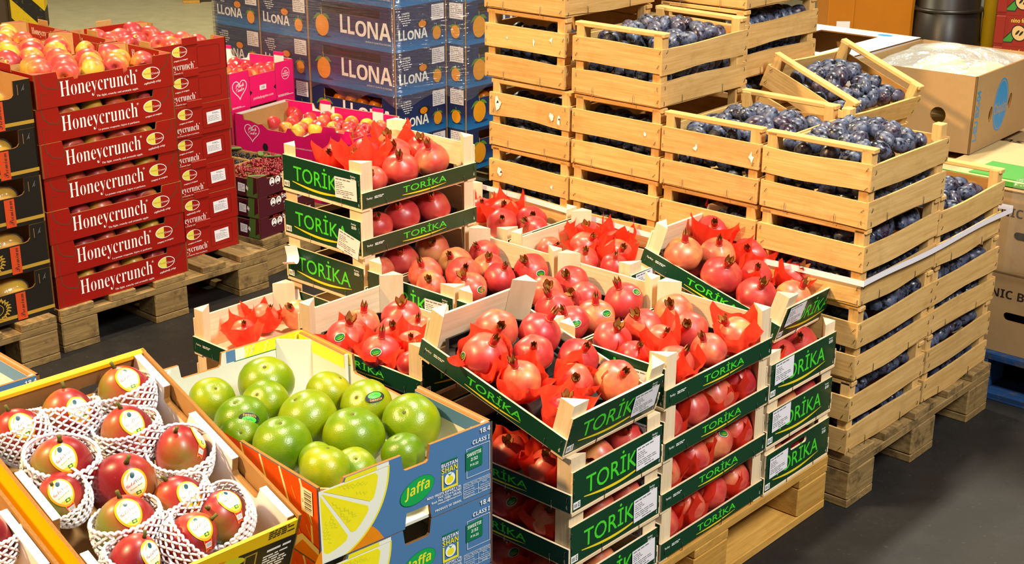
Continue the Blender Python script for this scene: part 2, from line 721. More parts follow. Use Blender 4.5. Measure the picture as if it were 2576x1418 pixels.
def face(side, half, x=0.0, z=0.0):
    """matrix that stands a print (x right, y up) on the given side of a box, seen from outside"""
    B = {'-y': ((1, 0, 0), (0, 0, 1), (0, -1, 0)), '+y': ((-1, 0, 0), (0, 0, 1), (0, 1, 0)),
         '-x': ((0, -1, 0), (0, 0, 1), (-1, 0, 0)), '+x': ((0, 1, 0), (0, 0, 1), (1, 0, 0)),
         'top': ((1, 0, 0), (0, 1, 0), (0, 0, 1))}[side]
    R = Matrix((B[0], B[1], B[2])).transposed().to_4x4()
    n = Vector(B[2]) * half
    return Matrix.Translation(n) @ R @ TR(x, z, 0)


# ------------------------------------------------------------------ objects
KIDS = {}


def ob(name, me, parent=None, M=None, label=None):
    o = bpy.data.objects.new(name, me)
    COL.objects.link(o)
    if parent:
        o.parent = parent
        KIDS.setdefault(parent.name, []).append(o)
    if M is not None:
        o.matrix_local = M
    if label:
        o['label'] = label
    return o


def tag(o, label, cat, group=None, kind=None):
    if label:
        o['label'] = label
    if cat:
        o['category'] = cat
    if group:
        o['group'] = group
    elif 'group' in o:
        del o['group']
    if kind:
        o['kind'] = kind
    return o


def thing(name, label, cat, M, group=None, me=None):
    o = bpy.data.objects.new(name, me)
    if me is None:
        o.empty_display_size = 0.05
    COL.objects.link(o)
    o.matrix_world = M
    return tag(o, label, cat, group)


def structure(name, me, M=None):
    o = ob(name, me, None, M)
    o['kind'] = 'structure'
    return o


def copy_tree(o, parent=None, depth=0):
    c = o.copy()
    COL.objects.link(c)
    if parent:
        c.parent = parent
        KIDS.setdefault(parent.name, []).append(c)
    for ch in list(KIDS.get(o.name, [])):
        copy_tree(ch, c, depth + 1)
    return c


def dup(proto, M, label, group=None):
    c = copy_tree(proto)
    c.matrix_world = M
    c['label'] = label
    if group:
        c['group'] = group
    elif 'group' in c:
        del c['group']
    return c


ORD = ['first', 'second', 'third', 'fourth', 'fifth', 'sixth', 'seventh', 'eighth', 'ninth', 'tenth', 'eleventh', 'twelfth',
       'thirteenth', 'fourteenth', 'fifteenth', 'sixteenth', 'seventeenth', 'eighteenth', 'nineteenth', 'twentieth', 'twenty-first', 'twenty-second', 'twenty-third', 'twenty-fourth', 'twenty-fifth', 'twenty-sixth']

# ------------------------------------------------------------------ setting: market hall floor
def floor_mat():
    t = NT('asphalt_floor')
    v = t.coord('Object', shift=False)
    n1 = t.noise(v, 1.1, 5, 0.6)
    n2 = t.noise(v, 60, 4, 0.7)
    n3 = t.noise(v, 7, 4, 0.65)
    c = t.mix(t.ramp(n1, [(0.35, 0.0), (0.7, 1.0)]), '#191716', '#211f1c')
    c = t.mix(t.math('MULTIPLY', t.ramp(n3, [(0.5, 0.0), (0.75, 1.0)]), 0.5), c, '#2a2620')
    c = t.mix(t.math('MULTIPLY', t.ramp(n2, [(0.62, 0.0), (0.7, 1.0)]), 0.35), c, '#544b3e')
    # lamplight on the driving lane farther back is painted in as pale olive
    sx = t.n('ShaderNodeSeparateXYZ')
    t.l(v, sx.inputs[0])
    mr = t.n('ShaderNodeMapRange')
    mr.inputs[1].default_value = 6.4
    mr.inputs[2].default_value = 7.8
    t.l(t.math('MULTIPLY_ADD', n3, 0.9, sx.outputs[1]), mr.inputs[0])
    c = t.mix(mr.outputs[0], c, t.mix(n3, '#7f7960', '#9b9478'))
    t.set(col=c, spec=0.35, rough=t.math('MULTIPLY_ADD', n3, 0.35, 0.42))
    t.bump(n2, 0.25, 0.002)
    return t.m


mb = MB()
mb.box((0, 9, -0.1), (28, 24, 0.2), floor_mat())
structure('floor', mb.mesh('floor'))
structure('ceiling', MB().box((0, 9, 6.6), (28, 24, 0.1), plain('hall_ceiling', '#6a665e', 0.8)).mesh('ceiling'))

# ------------------------------------------------------------------ the pallets' shared axes
PSI = 0.732
TH = PI / 2 - PSI


def frame(ox, oy, th):
    """place(i, j, z, rot): i runs along the right-hand faces, j to the left and back"""
    ca, sa = math.cos(th), math.sin(th)

    def place(i, j, z=0.0, rot=0.0):
        return TR(ox + ca * i - sa * j, oy + sa * i + ca * j, z) @ RZ(th + rot)
    return place


POM = frame(0.113, 2.373, TH)
PLM = frame(0.8209, 3.1061, TH)
HON = frame(-1.406, 4.096, PI / 2 - 0.723)
PNK = frame(-0.607, 5.169, PI / 2 - 0.547)
BER = frame(-0.902, 4.798, PI / 2 - 0.571)
LLO = frame(-0.468, 5.55, PI / 2 - 0.693)


# ------------------------------------------------------------------ pallets
def make_pallet(name, label, M, lx, ly, wmat, group=None, skid='y'):
    """euro pallet with its lower corner at (0, 0); blocks, stringer boards, deck boards and bottom skids"""
    p = thing(name, label, 'pallet', M, group)
    nb = 3
    bw, bl, bh = 0.10, 0.13, 0.078
    xs = [bl / 2, lx / 2, lx - bl / 2]
    ys = [bw / 2, ly / 2, ly - bw / 2]
    for x in xs:
        for y in ys:
            m = MB().box((0, 0, 0), (bl, bw, bh), wmat, bevel=0.004)
            ob('block', m.mesh('block'), p, TR(x, y, 0.022 + bh / 2))
    for y in ys:
        if skid == 'x':
            ob('bottom_skid', MB().box((0, 0, 0), (lx, 0.1, 0.022), wmat, bevel=0.002).mesh('skid'), p, TR(lx / 2, y, 0.011))
    for x in xs:
        if skid == 'y':
            ob('bottom_skid', MB().box((0, 0, 0), (0.13, ly, 0.022), wmat, bevel=0.002).mesh('skid'), p, TR(x, ly / 2, 0.011))
    if skid == 'x':            # boards run along the right-hand face
        for x in xs:
            ob('stringer_board', MB().box((0, 0, 0), (0.13, ly, 0.022), wmat, bevel=0.002).mesh('stringer'), p, TR(x, ly / 2, 0.111))
        n = 7
        for k in range(n):
            w = 0.14 if k % 2 == 0 else 0.1
            y = w / 2 + (ly - w) * k / (n - 1)
            ob('deck_board', MB().box((0, 0, 0), (lx, w, 0.022), wmat, bevel=0.002).mesh('deck'), p, TR(lx / 2, y, 0.133))
        return p
    for y in ys:
        ob('stringer_board', MB().box((0, 0, 0), (lx, 0.1, 0.022), wmat, bevel=0.002).mesh('stringer'), p,
           TR(lx / 2, y, 0.111))
    n = 7 if lx > 0.9 else 5
    for k in range(n):
        w = 0.12 if k % 2 == 0 else 0.095
        x = w / 2 + (lx - w) * k / (n - 1)
        ob('deck_board', MB().box((0, 0, 0), (w, ly, 0.022), wmat, bevel=0.002).mesh('deck'), p, TR(x, ly / 2, 0.133))
    return p


make_pallet('pallet', 'yellow wooden pallet under the stacks of pomegranate crates', POM(0, 0), 1.0, 1.2, M_PALLETY, skid='x')
make_pallet('pallet', 'weathered wooden pallet under the plum crates', PLM(0.01, -0.01), 0.8, 1.2, M_PALLET)
make_pallet('pallet', 'weathered wooden pallet under the red apple boxes', HON(-0.01, -0.012), 0.82, 1.2, M_PALLET)
make_pallet('pallet', 'dark old pallet under the black mango cartons at the left edge', HON(-0.86, -0.04), 0.82, 1.2, M_PALLET)
make_pallet('pallet', 'old wooden pallet under the maroon berry boxes', BER(-0.0, -0.01), 0.5, 0.30, M_PALLET)
make_pallet('pallet', 'old wooden pallet hidden under the pink apple boxes', PNK(0, 0), 0.30, 0.58, M_PALLET)
make_pallet('pallet', 'wooden pallet hidden under the film-wrapped orange boxes', LLO(0, 0), 0.81, 1.11, M_PALLET)


# ------------------------------------------------------------------ pomegranate crates
def rrect(x0, y0, x1, y1, r, n=4):
    pts = []
    for cx, cy, a0 in ((x1 - r, y1 - r, 0), (x0 + r, y1 - r, 90), (x0 + r, y0 + r, 180), (x1 - r, y0 + r, 270)):
        for k in range(n + 1):
            a = math.radians(a0 + 90 * k / n)
            pts.append((cx + r * math.cos(a), cy + r * math.sin(a)))
    return pts


def swoosh(art, x0, y0, x1, y1, sag, w, mat):
    pts, ws = [], []
    for k in range(17):
        t = k / 16
        pts.append((x0 + (x1 - x0) * t, y0 + (y1 - y0) * t - sag * math.sin(PI * t)))
        ws.append(w * (0.12 + math.sin(PI * min(1, t * 0.9 + 0.08)) ** 1.1))
    art.stroke(pts, ws, mat)


def turkey_mark(a, x, y, h):
    a.text('Turkey', x, y, M_WHITE, h=h, st='ital')
    a.words(x + h * 0.2, y - h * 1.5, x + h * 3.4, y - h * 0.2, 3, M_WHITE, 5)


def end_art():
    a = Art()
    a.text('TORİKA', -0.004, 0.0335, M_LIME, w=0.196, h=0.050, anchor='c', off=0.004)
    swoosh(a, -0.108, 0.030, 0.098, 0.030, 0.010, 0.0055, M_YEL)
    turkey_mark(a, 0.108, 0.079, 0.006)
    a.rect(-0.140, 0.013, -0.119, 0.028, M_WHITE)
    a.bars(-0.138, 0.016, -0.128, 0.024, M_INK)
    a.words(-0.126, 0.015, -0.121, 0.026, 3, M_INK)
    a.text('efso', 0.138, 0.012, M_WHITE, h=0.0045, st='ital', rot=PI / 2)
    return a.mesh('end_print')


def side_art():
    a = Art()
    a.text('TORİKA', 0.012, 0.0205, M_LIME, w=0.150, h=0.0215, anchor='c', off=0.006)
    swoosh(a, -0.066, 0.016, 0.086, 0.017, 0.003, 0.0035, M_YEL)
    a.text('Turkey', -0.184, 0.027, M_WHITE, h=0.0065, st='ital')
    a.words(-0.158, 0.027, -0.128, 0.034, 2, M_WHITE, 5)
    a.text('efso', 0.190, 0.014, M_WHITE, h=0.005, st='ital', rot=PI / 2)
    return a.mesh('side_print')


def label_art(seed=3, w=0.078, h=0.052):
    a = Art()
    a.rect(0, 0, w, h, M_PAPER)
    a.words(0.004, h - 0.008, w - 0.004, h - 0.003, 1, M_GREY, seed)
    a.words(0.004, h * 0.45, w * 0.45, h - 0.011, 4, M_GREY, seed + 1, 0.4)
    a.words(0.004, h * 0.16, w * 0.9, h * 0.42, 3, M_GREY, seed + 2, 0.4)
    a.words(w * 0.35, 0.003, w * 0.75, 0.007, 1, M_GREY, seed + 3)
    return a.mesh('paper_label')


def staple_mesh(pts):
    """bent wire staples lying on a face: (x, y, angle, length)"""
    m = MB()
    for x, y, ang, ln in pts:
        c, s_ = math.cos(ang), math.sin(ang)
        m.tube([(x - c * ln / 2, y - s_ * ln / 2, -0.001), (x - c * ln / 2, y - s_ * ln / 2, 0.0012),
                (x + c * ln / 2, y + s_ * ln / 2, 0.0012), (x + c * ln / 2, y + s_ * ln / 2, -0.001)], 0.0007, 4, M_STEEL)
    return m.mesh('staples')


PC = {}


def pom_meshes():
    PC['base'] = MB().box((0, 0, 0.004), (0.284, 0.384, 0.005), M_PWOOD).mesh('base_board')
    # rough plywood lip under the sides
    PC['runner'] = MB().box((0, 0, 0), (0.290, 0.03, 0.006), M_PWOOD).mesh('runner')
    PC['end'] = MB().panel([[(-0.1425, 0.009), (0.1425, 0.009), (0.1425, 0.093), (-0.1425, 0.093)]], 0.005, M_GREEN, M_PWOOD, M_PWOOD).mesh('end_panel')
    PC['endhole'] = MB().panel([[(-0.1425, 0.009), (0.1425, 0.009), (0.1425, 0.104), (-0.1425, 0.104)],
                                rrect(-0.036, 0.078, 0.036, 0.094, 0.0075)], 0.005, M_GREEN, M_PWOOD, M_PWOOD).mesh('end_panel')
    PC['side'] = MB().panel([[(-0.1975, 0.008), (0.1975, 0.008), (0.1975, 0.047), (-0.1975, 0.047)]], 0.005, M_GREEN, M_PWOOD, M_PWOOD).mesh('side_panel')
    PC['post'] = MB().prism([(0, 0), (0.044, 0), (0, 0.034)], 0.1175, M_PWOOD).mesh('corner_post')
    PC['endart'] = end_art()
    PC['sideart'] = side_art()
    PC['label'] = label_art()
    PC['estaple'] = staple_mesh([(-0.142, 0.075, 1.4, 0.011), (-0.140, 0.045, 1.6, 0.011), (0.138, 0.07, 1.7, 0.012),
                                 (0.141, 0.03, 1.5, 0.011), (-0.045, 0.010, 1.5, 0.018), (0.075, 0.011, 1.65, 0.018)])
    PC['sstaple'] = staple_mesh([(-0.185, 0.025, 1.5, 0.012), (-0.12, 0.011, 1.6, 0.018), (0.03, 0.011, 1.5, 0.018),
                                 (0.15, 0.012, 1.6, 0.018), (0.188, 0.034, 1.4, 0.011)])


pom_meshes()


def curl_mesh():
    """label that has peeled off and rolled over"""
    m = MB()

    def fn(u, v):
        t = v * 0.07
        if v < 0.3:
            return (u * 0.05 - 0.0, -t, 0.001)
        a = (v - 0.3) * 4.2
        return (u * 0.05 + 0.012 * (v - 0.3), -0.021 - 0.018 * math.sin(a) * 0.9 - 0.018 * (v - 0.3), 0.001 + 0.012 * (1 - math.cos(a)))
    m.grid(fn, 4, 14, M_PAPER)
    return m.mesh('peeling_label')


PC['curl'] = curl_mesh()


def pom_crate(M, label, group, style='right', parts=True):
    """long side (0.4) along y, tall printed ends at +-y, low printed sides at +-x"""
    c = thing('fruit_crate', label, 'crate', M, group)
    ob('base_board', PC['base'], c)
    for s_ in (-1, 1):
        ob('runner', PC['runner'], c, TR(0, s_ * 0.183, 0.0035))
    for sx in (-1, 1):
        for sy in (-1, 1):
            ob('corner_post', PC['post'], c, TR(sx * 0.1420, sy * 0.1915, 0.0015) @ Matrix.Diagonal((-sx, -sy, 1, 1)))
    for side in ('-y', '+y'):
        e = ob('end_panel', PC['endhole' if (style == 'hole' and side == '-y') else 'end'], c, face(side, 0.1972))
        ob('printed_lettering', PC['endart'], e)
        ob('staples', PC['estaple'], e, TR(0, 0, 0.0006))
        if side == '-y' and style:
            if style in ('right', 'right_slant'):
                ob('paper_label', PC['label'], e, TR(0.055, 0.012 if style == 'right_slant' else 0.022, 0.0026)
                   @ RZ(-0.22 if style == 'right_slant' else 0.03), label='white printed label')
            elif style in ('left', 'hole'):
                ob('paper_label', PC['label'], e, TR(-0.128, 0.040, 0.0026) @ RZ(0.02), label='white printed label')
            elif style == 'curl':
                ob('paper_label', PC['curl'], e, TR(-0.149, 0.088, 0.0026) @ RZ(0.25), label='white label peeling and rolled over')
    for side in ('-x', '+x'):
        e = ob('side_panel', PC['side'], c, face(side, 0.1478))
        ob('printed_lettering', PC['sideart'], e)
        ob('staples', PC['sstaple'], e, TR(0, 0, 0.0006))
    return c


QROT = -PI / 2
CR = {}   # crate matrices by name, for filling
HP = 0.118


def stack(key, i, j, rot, n, fmt, styles):
    for k in range(n):
        M = POM(i, j, 0.1445 + HP * k + 0.0005, rot + rnd.uniform(-0.006, 0.006)) @ TR(rnd.uniform(-.001, .001), rnd.uniform(-.001, .001), 0)
        CR[key, k] = M
        pom_crate(M, fmt % lvl(n, k), None, styles[k] if isinstance(styles, (list, tuple)) else styles)


def lvl(n, k):
    if k == n - 1:
        return 'topmost'
    if k == 0:
        return 'bottom'
    return ORD[n - 1 - k] + ' from the top'


stack('P', 0.15, 0.2, 0, 3, 'green lettered crate, %s of the level crates at the near corner', 'right')
stack('Q', 0.5, 0.15, QROT, 4, 'green lettered crate, %s in the stack right of the near corner', 'right')
stack('R', 0.85, 0.2, 0, 3, 'green lettered crate, %s of the level crates in the far right stack', ['hole', 'left', 'left'])
stack('V', 0.15, 0.6, 0, 4, 'pale wood pomegranate crate, %s in the stack behind the citrus box', 'right')
stack('U', 0.15, 1.0, 0, 3, 'pale wood pomegranate crate, %s in the low leftmost stack', None)
stack('X', 0.5, 0.45, QROT, 4, 'pale wood pomegranate crate, %s in the middle stack of the pallet', 'right')
stack('W', 0.5, 0.75, QROT, 4, 'green and pale crate, %s in the stack touching the tall left tower', 'right')
stack('S', 0.5, 1.05, QROT, 6, 'green lettered crate, %s in the tall left tower of pomegranates', ['right', 'right', 'curl', 'curl', 'right_slant', 'right'])
stack('Y', 0.85, 0.6, 0, 4, 'pale wood pomegranate crate, %s in the stack before the plum crates', 'left')
stack('Z', 0.85, 1.0, 0, 4, 'pale wood crate, %s in the stack behind the tall left tower', 'left')


def euler6(x, y, z, rx, ry, rz):
    return TR(x, y, z) @ RZ(rz) @ RY(ry) @ RX(rx)


CR['T', 0] = euler6(0.0502, 2.6202, 0.5500, 0.0035, -0.2574, 2.411) @ RZ(-PI / 2)
pom_crate(CR['T', 0], 'green lettered crate tipped towards the viewer on the near corner stack', None, 'right')
CR['T', 1] = euler6(0.549, 3.2438, 0.532, 0.0424, -0.2807, 2.4557) @ RZ(-PI / 2)
pom_crate(CR['T', 1], 'green lettered crate tipped to the right on the far right stack', None, 'left')

# ------------------------------------------------------------------ plum crates
HQ = 0.193


def plum_crate_proto(seed, bars=(True, True)):
    r = random.Random(seed)
    c = thing('plum_crate', 'slatted plum crate', 'crate', TR(0, 0, -5 - seed))
    j = lambda: r.uniform(-0.010, 0.010)
    ob('base_board', MB().box((0, 0, 0.0045), (0.384, 0.284, 0.005), M_PLWOOD).mesh('base_board'), c)
    for sx in (-1, 1):
        for sy in (-1, 1):
            m = MB().box((0, 0, 0), (0.030, 0.026, 0.1855), M_PLWOOD, bevel=0.0015)
            ob('corner_post', m.mesh('corner_post'), c, TR(sx * 0.174, sy * 0.126, 0.0955))
    for sx in (-1, 1):
        for z, h in ((0.0355, 0.062), (0.1215, 0.063)):
            def fn(u, v, t, h=h, a=r.uniform(-.003, .003), b=r.uniform(-.003, .003), w=r.uniform(-.003, .001)):
                y = (u - 0.5) * 0.291
                return (t + w * math.sin(PI * u), y, (v - 0.5) * h + a * math.sin(u * 5) + b * math.cos(u * 7) * (1 - v))
            ob('end_slat', bent(fn, 0.006), c, TR(sx * 0.1895, 0, z) @ RX(j()) @ (Matrix.Identity(4) if sx > 0 else RZ(PI)))
    for sy in (-1, 1):
        for z, h in ((0.0355, 0.062), (0.1215, 0.063)):
            def fn(u, v, t, h=h, a=r.uniform(-.003, .003), b=r.uniform(-.004, .004), w=r.uniform(-.003, .001)):
                y = (u - 0.5) * 0.391
                return (t + w * math.sin(PI * u), y, (v - 0.5) * h + a * math.sin(u * 5) + b * math.cos(u * 7) * (1 - v))
            ob('side_slat', bent(fn, 0.006), c, TR(0, sy * 0.1402, z) @ RY(j() * 0.6) @ RZ(sy * PI / 2))
    for k, sx in enumerate((-1, 1)):
        if bars[k]:
            ob('handle_bar', MB().box((0, 0, 0), (0.026, 0.290, 0.012), M_PLWOOD, bevel=0.002).mesh('handle_bar'), c,
               TR(sx * 0.176, 0, 0.1915 - 0.006) @ RX(j()))
    st = []
    for xx in (-0.135, 0.135):
        for zz in (0.016, 0.05, 0.104, 0.14):
            st.append((xx + r.uniform(-.006, .006), zz + r.uniform(-.005, .005), 1.1 + r.uniform(-.4, .6), 0.009))
    st += [(-0.075, 0.012, 1.57, 0.024), (0.06, 0.012, 1.57, 0.024)]
    me = staple_mesh(st)
    st2 = [(x * 1.36, z, a, l) for x, z, a, l in st]
    me2 = staple_mesh(st2)
    for side, h, m_ in (('-x', 0.1955, me), ('+x', 0.1955, me), ('-y', 0.1462, me2), ('+y', 0.1462, me2)):
        ob('staples', m_, c, face(side, h + 0.001))
    return c


def bent(fn, t):
    """thin warped slat standing in the yz plane; fn(u, v, x)"""
    m = MB()
    nu = 9
    o = (rnd.uniform(0, 9), rnd.uniform(0, 9))
    for x, flip in ((t, False), (0.0, True)):
        vs = [fn(i / (nu - 1), v, x) for v in (0.0, 1.0) for i in range(nu)]
        fs, us = [], []
        for i in range(nu - 1):
            f = [i, i + 1, nu + i + 1, nu + i]
            f = f[::-1] if flip else f
            fs.append(f)
            us.append([(o[0] + vs[q][1], o[1] + vs[q][2]) for q in f])
        m.raw(vs, fs, M_PLWOOD, uvs=us)
    b = 2 * nu
    for i in range(nu - 1):
        for a in (0, nu):
            m.f.append([a + i, b + a + i, b + a + i + 1, a + i + 1] if a == 0 else [a + i, a + i + 1, b + a + i + 1, b + a + i])
            m.m.append(0)
            m.sm.append(False)
            m.uv.append([(o[0], 0), (o[0], t), (o[0] + .04, t), (o[0] + .04, 0)])
    for i in (0, nu - 1):
        m.f.append([i, nu + i, b + nu + i, b + i])
        m.m.append(0)
        m.sm.append(False)
        m.uv.append([(0, 0), (0.06, 0), (0.06, t), (0, t)])
    return m.mesh('slat')


PL_PROTO = [plum_crate_proto(k) for k in range(4)]
PL_NOBAR = plum_crate_proto(9, (True, False))
USED = set()
PLC = {}


def plum_crate(key, M, label, proto=None):
    q = proto or PL_PROTO[rnd.randrange(4)]
    if q.name in USED:
        c = dup(q, M, label)
    else:
        USED.add(q.name)
        c = q
        c.matrix_world = M
        c['label'] = label
    PLC[key] = M
    return c


def plum_stack(key, i, j, n, fmt, top=None, jit=0.002, di=None):
    for k in range(n):
        M = PLM(i, j, 0.1445 + HQ * k + 0.0005, rnd.uniform(-0.007, 0.007)) @ TR(rnd.uniform(-jit, jit), rnd.uniform(-jit, jit), 0)
        if di and k in di:
            M = M @ TR(di[k][0], di[k][1], 0)
        plum_crate((key, k), M, fmt % lvl(n, k), top if k == n - 1 else None)


plum_stack('A', 0.2, 1.05, 6, 'slatted plum crate, %s in the tall leftmost front stack', di={4: (0, 0.02), 5: (0, 0.02)})
plum_stack('B', 0.2, 0.75, 5, 'slatted plum crate, %s in the second front stack from the left')
plum_stack('C', 0.2, 0.45, 4, 'slatted plum crate, %s in the third front stack from the left')
plum_stack('D', 0.2, 0.15, 4, 'slatted plum crate, %s in the front right corner stack', PL_NOBAR, jit=0.002)
plum_stack('F', 0.6, 1.11, 6, 'slatted plum crate, %s in the tall leftmost rear stack')
plum_stack('G', 0.65, 0.80, 6, 'slatted plum crate, %s in the rear stack behind the second front one')
plum_stack('H', 0.6, 0.45, 3, 'slatted plum crate, %s in the rear stack under the tilted crate')
plum_stack('E', 0.6, 0.15, 3, 'slatted plum crate, %s in the rear right corner stack', jit=0.002, di={2: (-.02, 0)})
plum_crate(('T', 0), euler6(0.9065, 4.0001, 0.757, -0.3594, -0.0197, 3.9513) @ RZ(PI),
           'slatted plum crate tilted steeply on the rear stacks beside the banana carton')

# ------------------------------------------------------------------ fruit helpers
CAMM = cam.matrix_world.copy()
CAMI = CAMM.inverted()
CAMP = CAMM.translation.copy()


def picture_x(p):
    q = CAMI @ Vector(p)
    return q.x / -q.z


def aim(d, spin=0.0):
    """rotation that turns local z to direction d"""
    return Vector(d).to_track_quat('Z', 'Y').to_matrix().to_4x4() @ RZ(spin)


def from_left(n, k, w=' from the left'):
    if n == 1:
        return 'the only one showing' if w == ' from the left' else 'the only one'
    if k == 0:
        return 'leftmost'
    if k == n - 1:
        return 'rightmost'
    return ORD[k] + w


def name_row(objs, fmt, group):
    """label a run of look-alike fruit by their place: rows from back to front, each counted from the left"""
    px = lambda o: picture_x(o.matrix_world.translation)
    py = lambda o: (lambda q: -q.y / -q.z)(CAMI @ o.matrix_world.translation)
    n = len(objs)
    if n <= 9:
        for k, o in enumerate(sorted(objs, key=px)):
            tag(o, fmt % from_left(n, k), None, group)
        return
    rows = 2 if n <= 14 else (3 if n <= 21 else 4)
    nm = {2: ('back', 'front'), 3: ('back', 'middle', 'front'), 4: ('back', 'second', 'third', 'front')}[rows]
    so = sorted(objs, key=py)
    for r in range(rows):
        part = sorted(so[n * r // rows:n * (r + 1) // rows], key=px)
        for k, o in enumerate(part):
            tag(o, fmt % ('%s in the %s row' % (from_left(len(part), k, ' from left'), nm[r])), None, group)


def view_dir(c, dx, dy):
    """direction from c that leans dx to the right and dy upwards from the line back to the eye"""
    t = (CAMP - c).normalized()
    r = t.cross(Vector((0, 0, 1))).normalized() * -1
    u = r.cross(t) * -1
    return (r * dx + u * dy + t * math.sqrt(max(0.02, 1 - dx * dx - dy * dy))).normalized(), r, u


def skin_sticker(art, name, fruit, dx, dy, rot, radius, label=None, nm='sticker', squash=(1, 1, 1)):
    """paste flat art on a fruit: radius(dir) gives the local skin distance along a local direction"""
    Mi = fruit.matrix_world.inverted()
    c = fruit.matrix_world.translation
    d, r, u = view_dir(c, dx, dy)
    sc = fruit.matrix_world.to_scale().x
    R3 = fruit.matrix_world.to_3x3().normalized().inverted()
    d = (R3 @ d).normalized()
    u = R3 @ u
    x = u.cross(d).normalized()
    y = d.cross(x)
    cx, sx = math.cos(rot), math.sin(rot)
    x, y = x * cx + y * sx, y * cx - x * sx
    R0 = radius(d)

    def place(a, b, lift):
        q = (d * R0 + (x * a + y * b) / sc).normalized()
        return q * (radius(q) + (lift + 0.0006) / sc)
    return ob(nm, art.wrapped(name, place), fruit, None, label)


# ------------------------------------------------------------------ pomegranates
def pom_mesh(seed):
    r = random.Random(seed)
    ph, ph2 = r.uniform(0, 6), r.uniform(0, 6)
    prof = [(0.0005, -0.905), (0.10, -0.915), (0.28, -0.88), (0.5, -0.78), (0.72, -0.60), (0.89, -0.36), (0.985, -0.08), (0.995, 0.14),
            (0.93, 0.40), (0.78, 0.64), (0.58, 0.81), (0.40, 0.905), (0.27, 0.955), (0.205, 1.0), (0.0005, 1.005)]
    m = MB()
    m.lathe([(a * 0.045, z * 0.045) for a, z in prof], 26, M_POM,
            fn=lambda a, i: 1 + 0.022 * math.cos(6 * a + ph) + 0.03 * math.cos(2 * a + ph2), close=False)
    return m.mesh('pomegranate')


def crown_mesh(seed, open_=0.2, ln=0.34, npt=6):
    r = random.Random(seed)
    m = MB()
    n = npt * 4
    pts, vs, fs = [], [], []
    rows = 6
    tips = [r.uniform(0.8, 1.25) for _ in range(npt)]
    for j in range(rows):
        t = j / (rows - 1)
        for k in range(n):
            a = 2 * PI * k / n
            lobe = abs(((k / 4.0) % 1.0) - 0.5) * 2      # 1 at the valleys, 0 at the tips
            tip = tips[(k // 4) % npt]
            top = ln * (0.72 + 0.62 * (1 - lobe) * tip)
            z = 0.98 + top * t
            rad = 0.205 - 0.04 * math.sin(PI * min(1, t * 1.5)) + (open_ * t ** 2) * (1.0 if lobe < 0.6 else 0.7)
            vs.append((rad * math.cos(a), rad * math.sin(a), z))
    for j in range(rows - 1):
        for k in range(n):
            fs.append([j * n + k, j * n + (k + 1) % n, (j + 1) * n + (k + 1) % n, (j + 1) * n + k])
    m.raw([(x * 0.045, y * 0.045, z * 0.045) for x, y, z in vs], fs, M_CALYX, None, True)
    inner = [((x * 0.86) * 0.045, (y * 0.86) * 0.045, z * 0.045) for x, y, z in vs]
    m.raw(inner, [f[::-1] for f in fs], M_STAMEN, None, True)
    m.lathe([(0.20 * 0.045, 1.06 * 0.045), (0.12 * 0.045, 1.14 * 0.045), (0.0005, 1.1 * 0.045)], 12, M_STAMEN, close=False)
    return m.mesh('crown')


POM_ME = [pom_mesh(k) for k in range(4)]
CROWN_ME = [crown_mesh(0, 0.0, 0.52), crown_mesh(1, 0.04, 0.52), crown_mesh(2, -0.06, 0.62), crown_mesh(3, 0.10, 0.48, 5), crown_mesh(4, -0.04, 0.5, 6)]


def pom_radius(d):
    return 0.0455


def pom_sticker():
    a = Art(0.00008)
    a.ell(0, 0, 0.0125, 0.0088, M_WHITE)
    a.ell(0, 0, 0.0116, 0.0079, plain('sticker_green', '#1d5a2a', 0.25))
    a.text('TORİKA', 0, -0.0015, M_LIME, w=0.018, anchor='c')
    swoosh(a, -0.007, -0.0028, 0.008, -0.0028, 0.001, 0.001, M_YEL)
    return a


POM_N = 0


def pomegranate(M, R, d, k=None):
    global POM_N
    i = POM_N if k is None else k
    POM_N += 1
    s_ = R / 0.045
    o = thing('pomegranate', 'pomegranate', 'fruit', M @ aim(d, rnd.uniform(0, 6)) @ SC(s_, s_, s_ * rnd.uniform(0.92, 1.0)), None, POM_ME[i % 4])
    ob('crown', CROWN_ME[(i * 7 + i // 3) % 5], o, RX(rnd.uniform(-0.08, 0.08)))
    return o


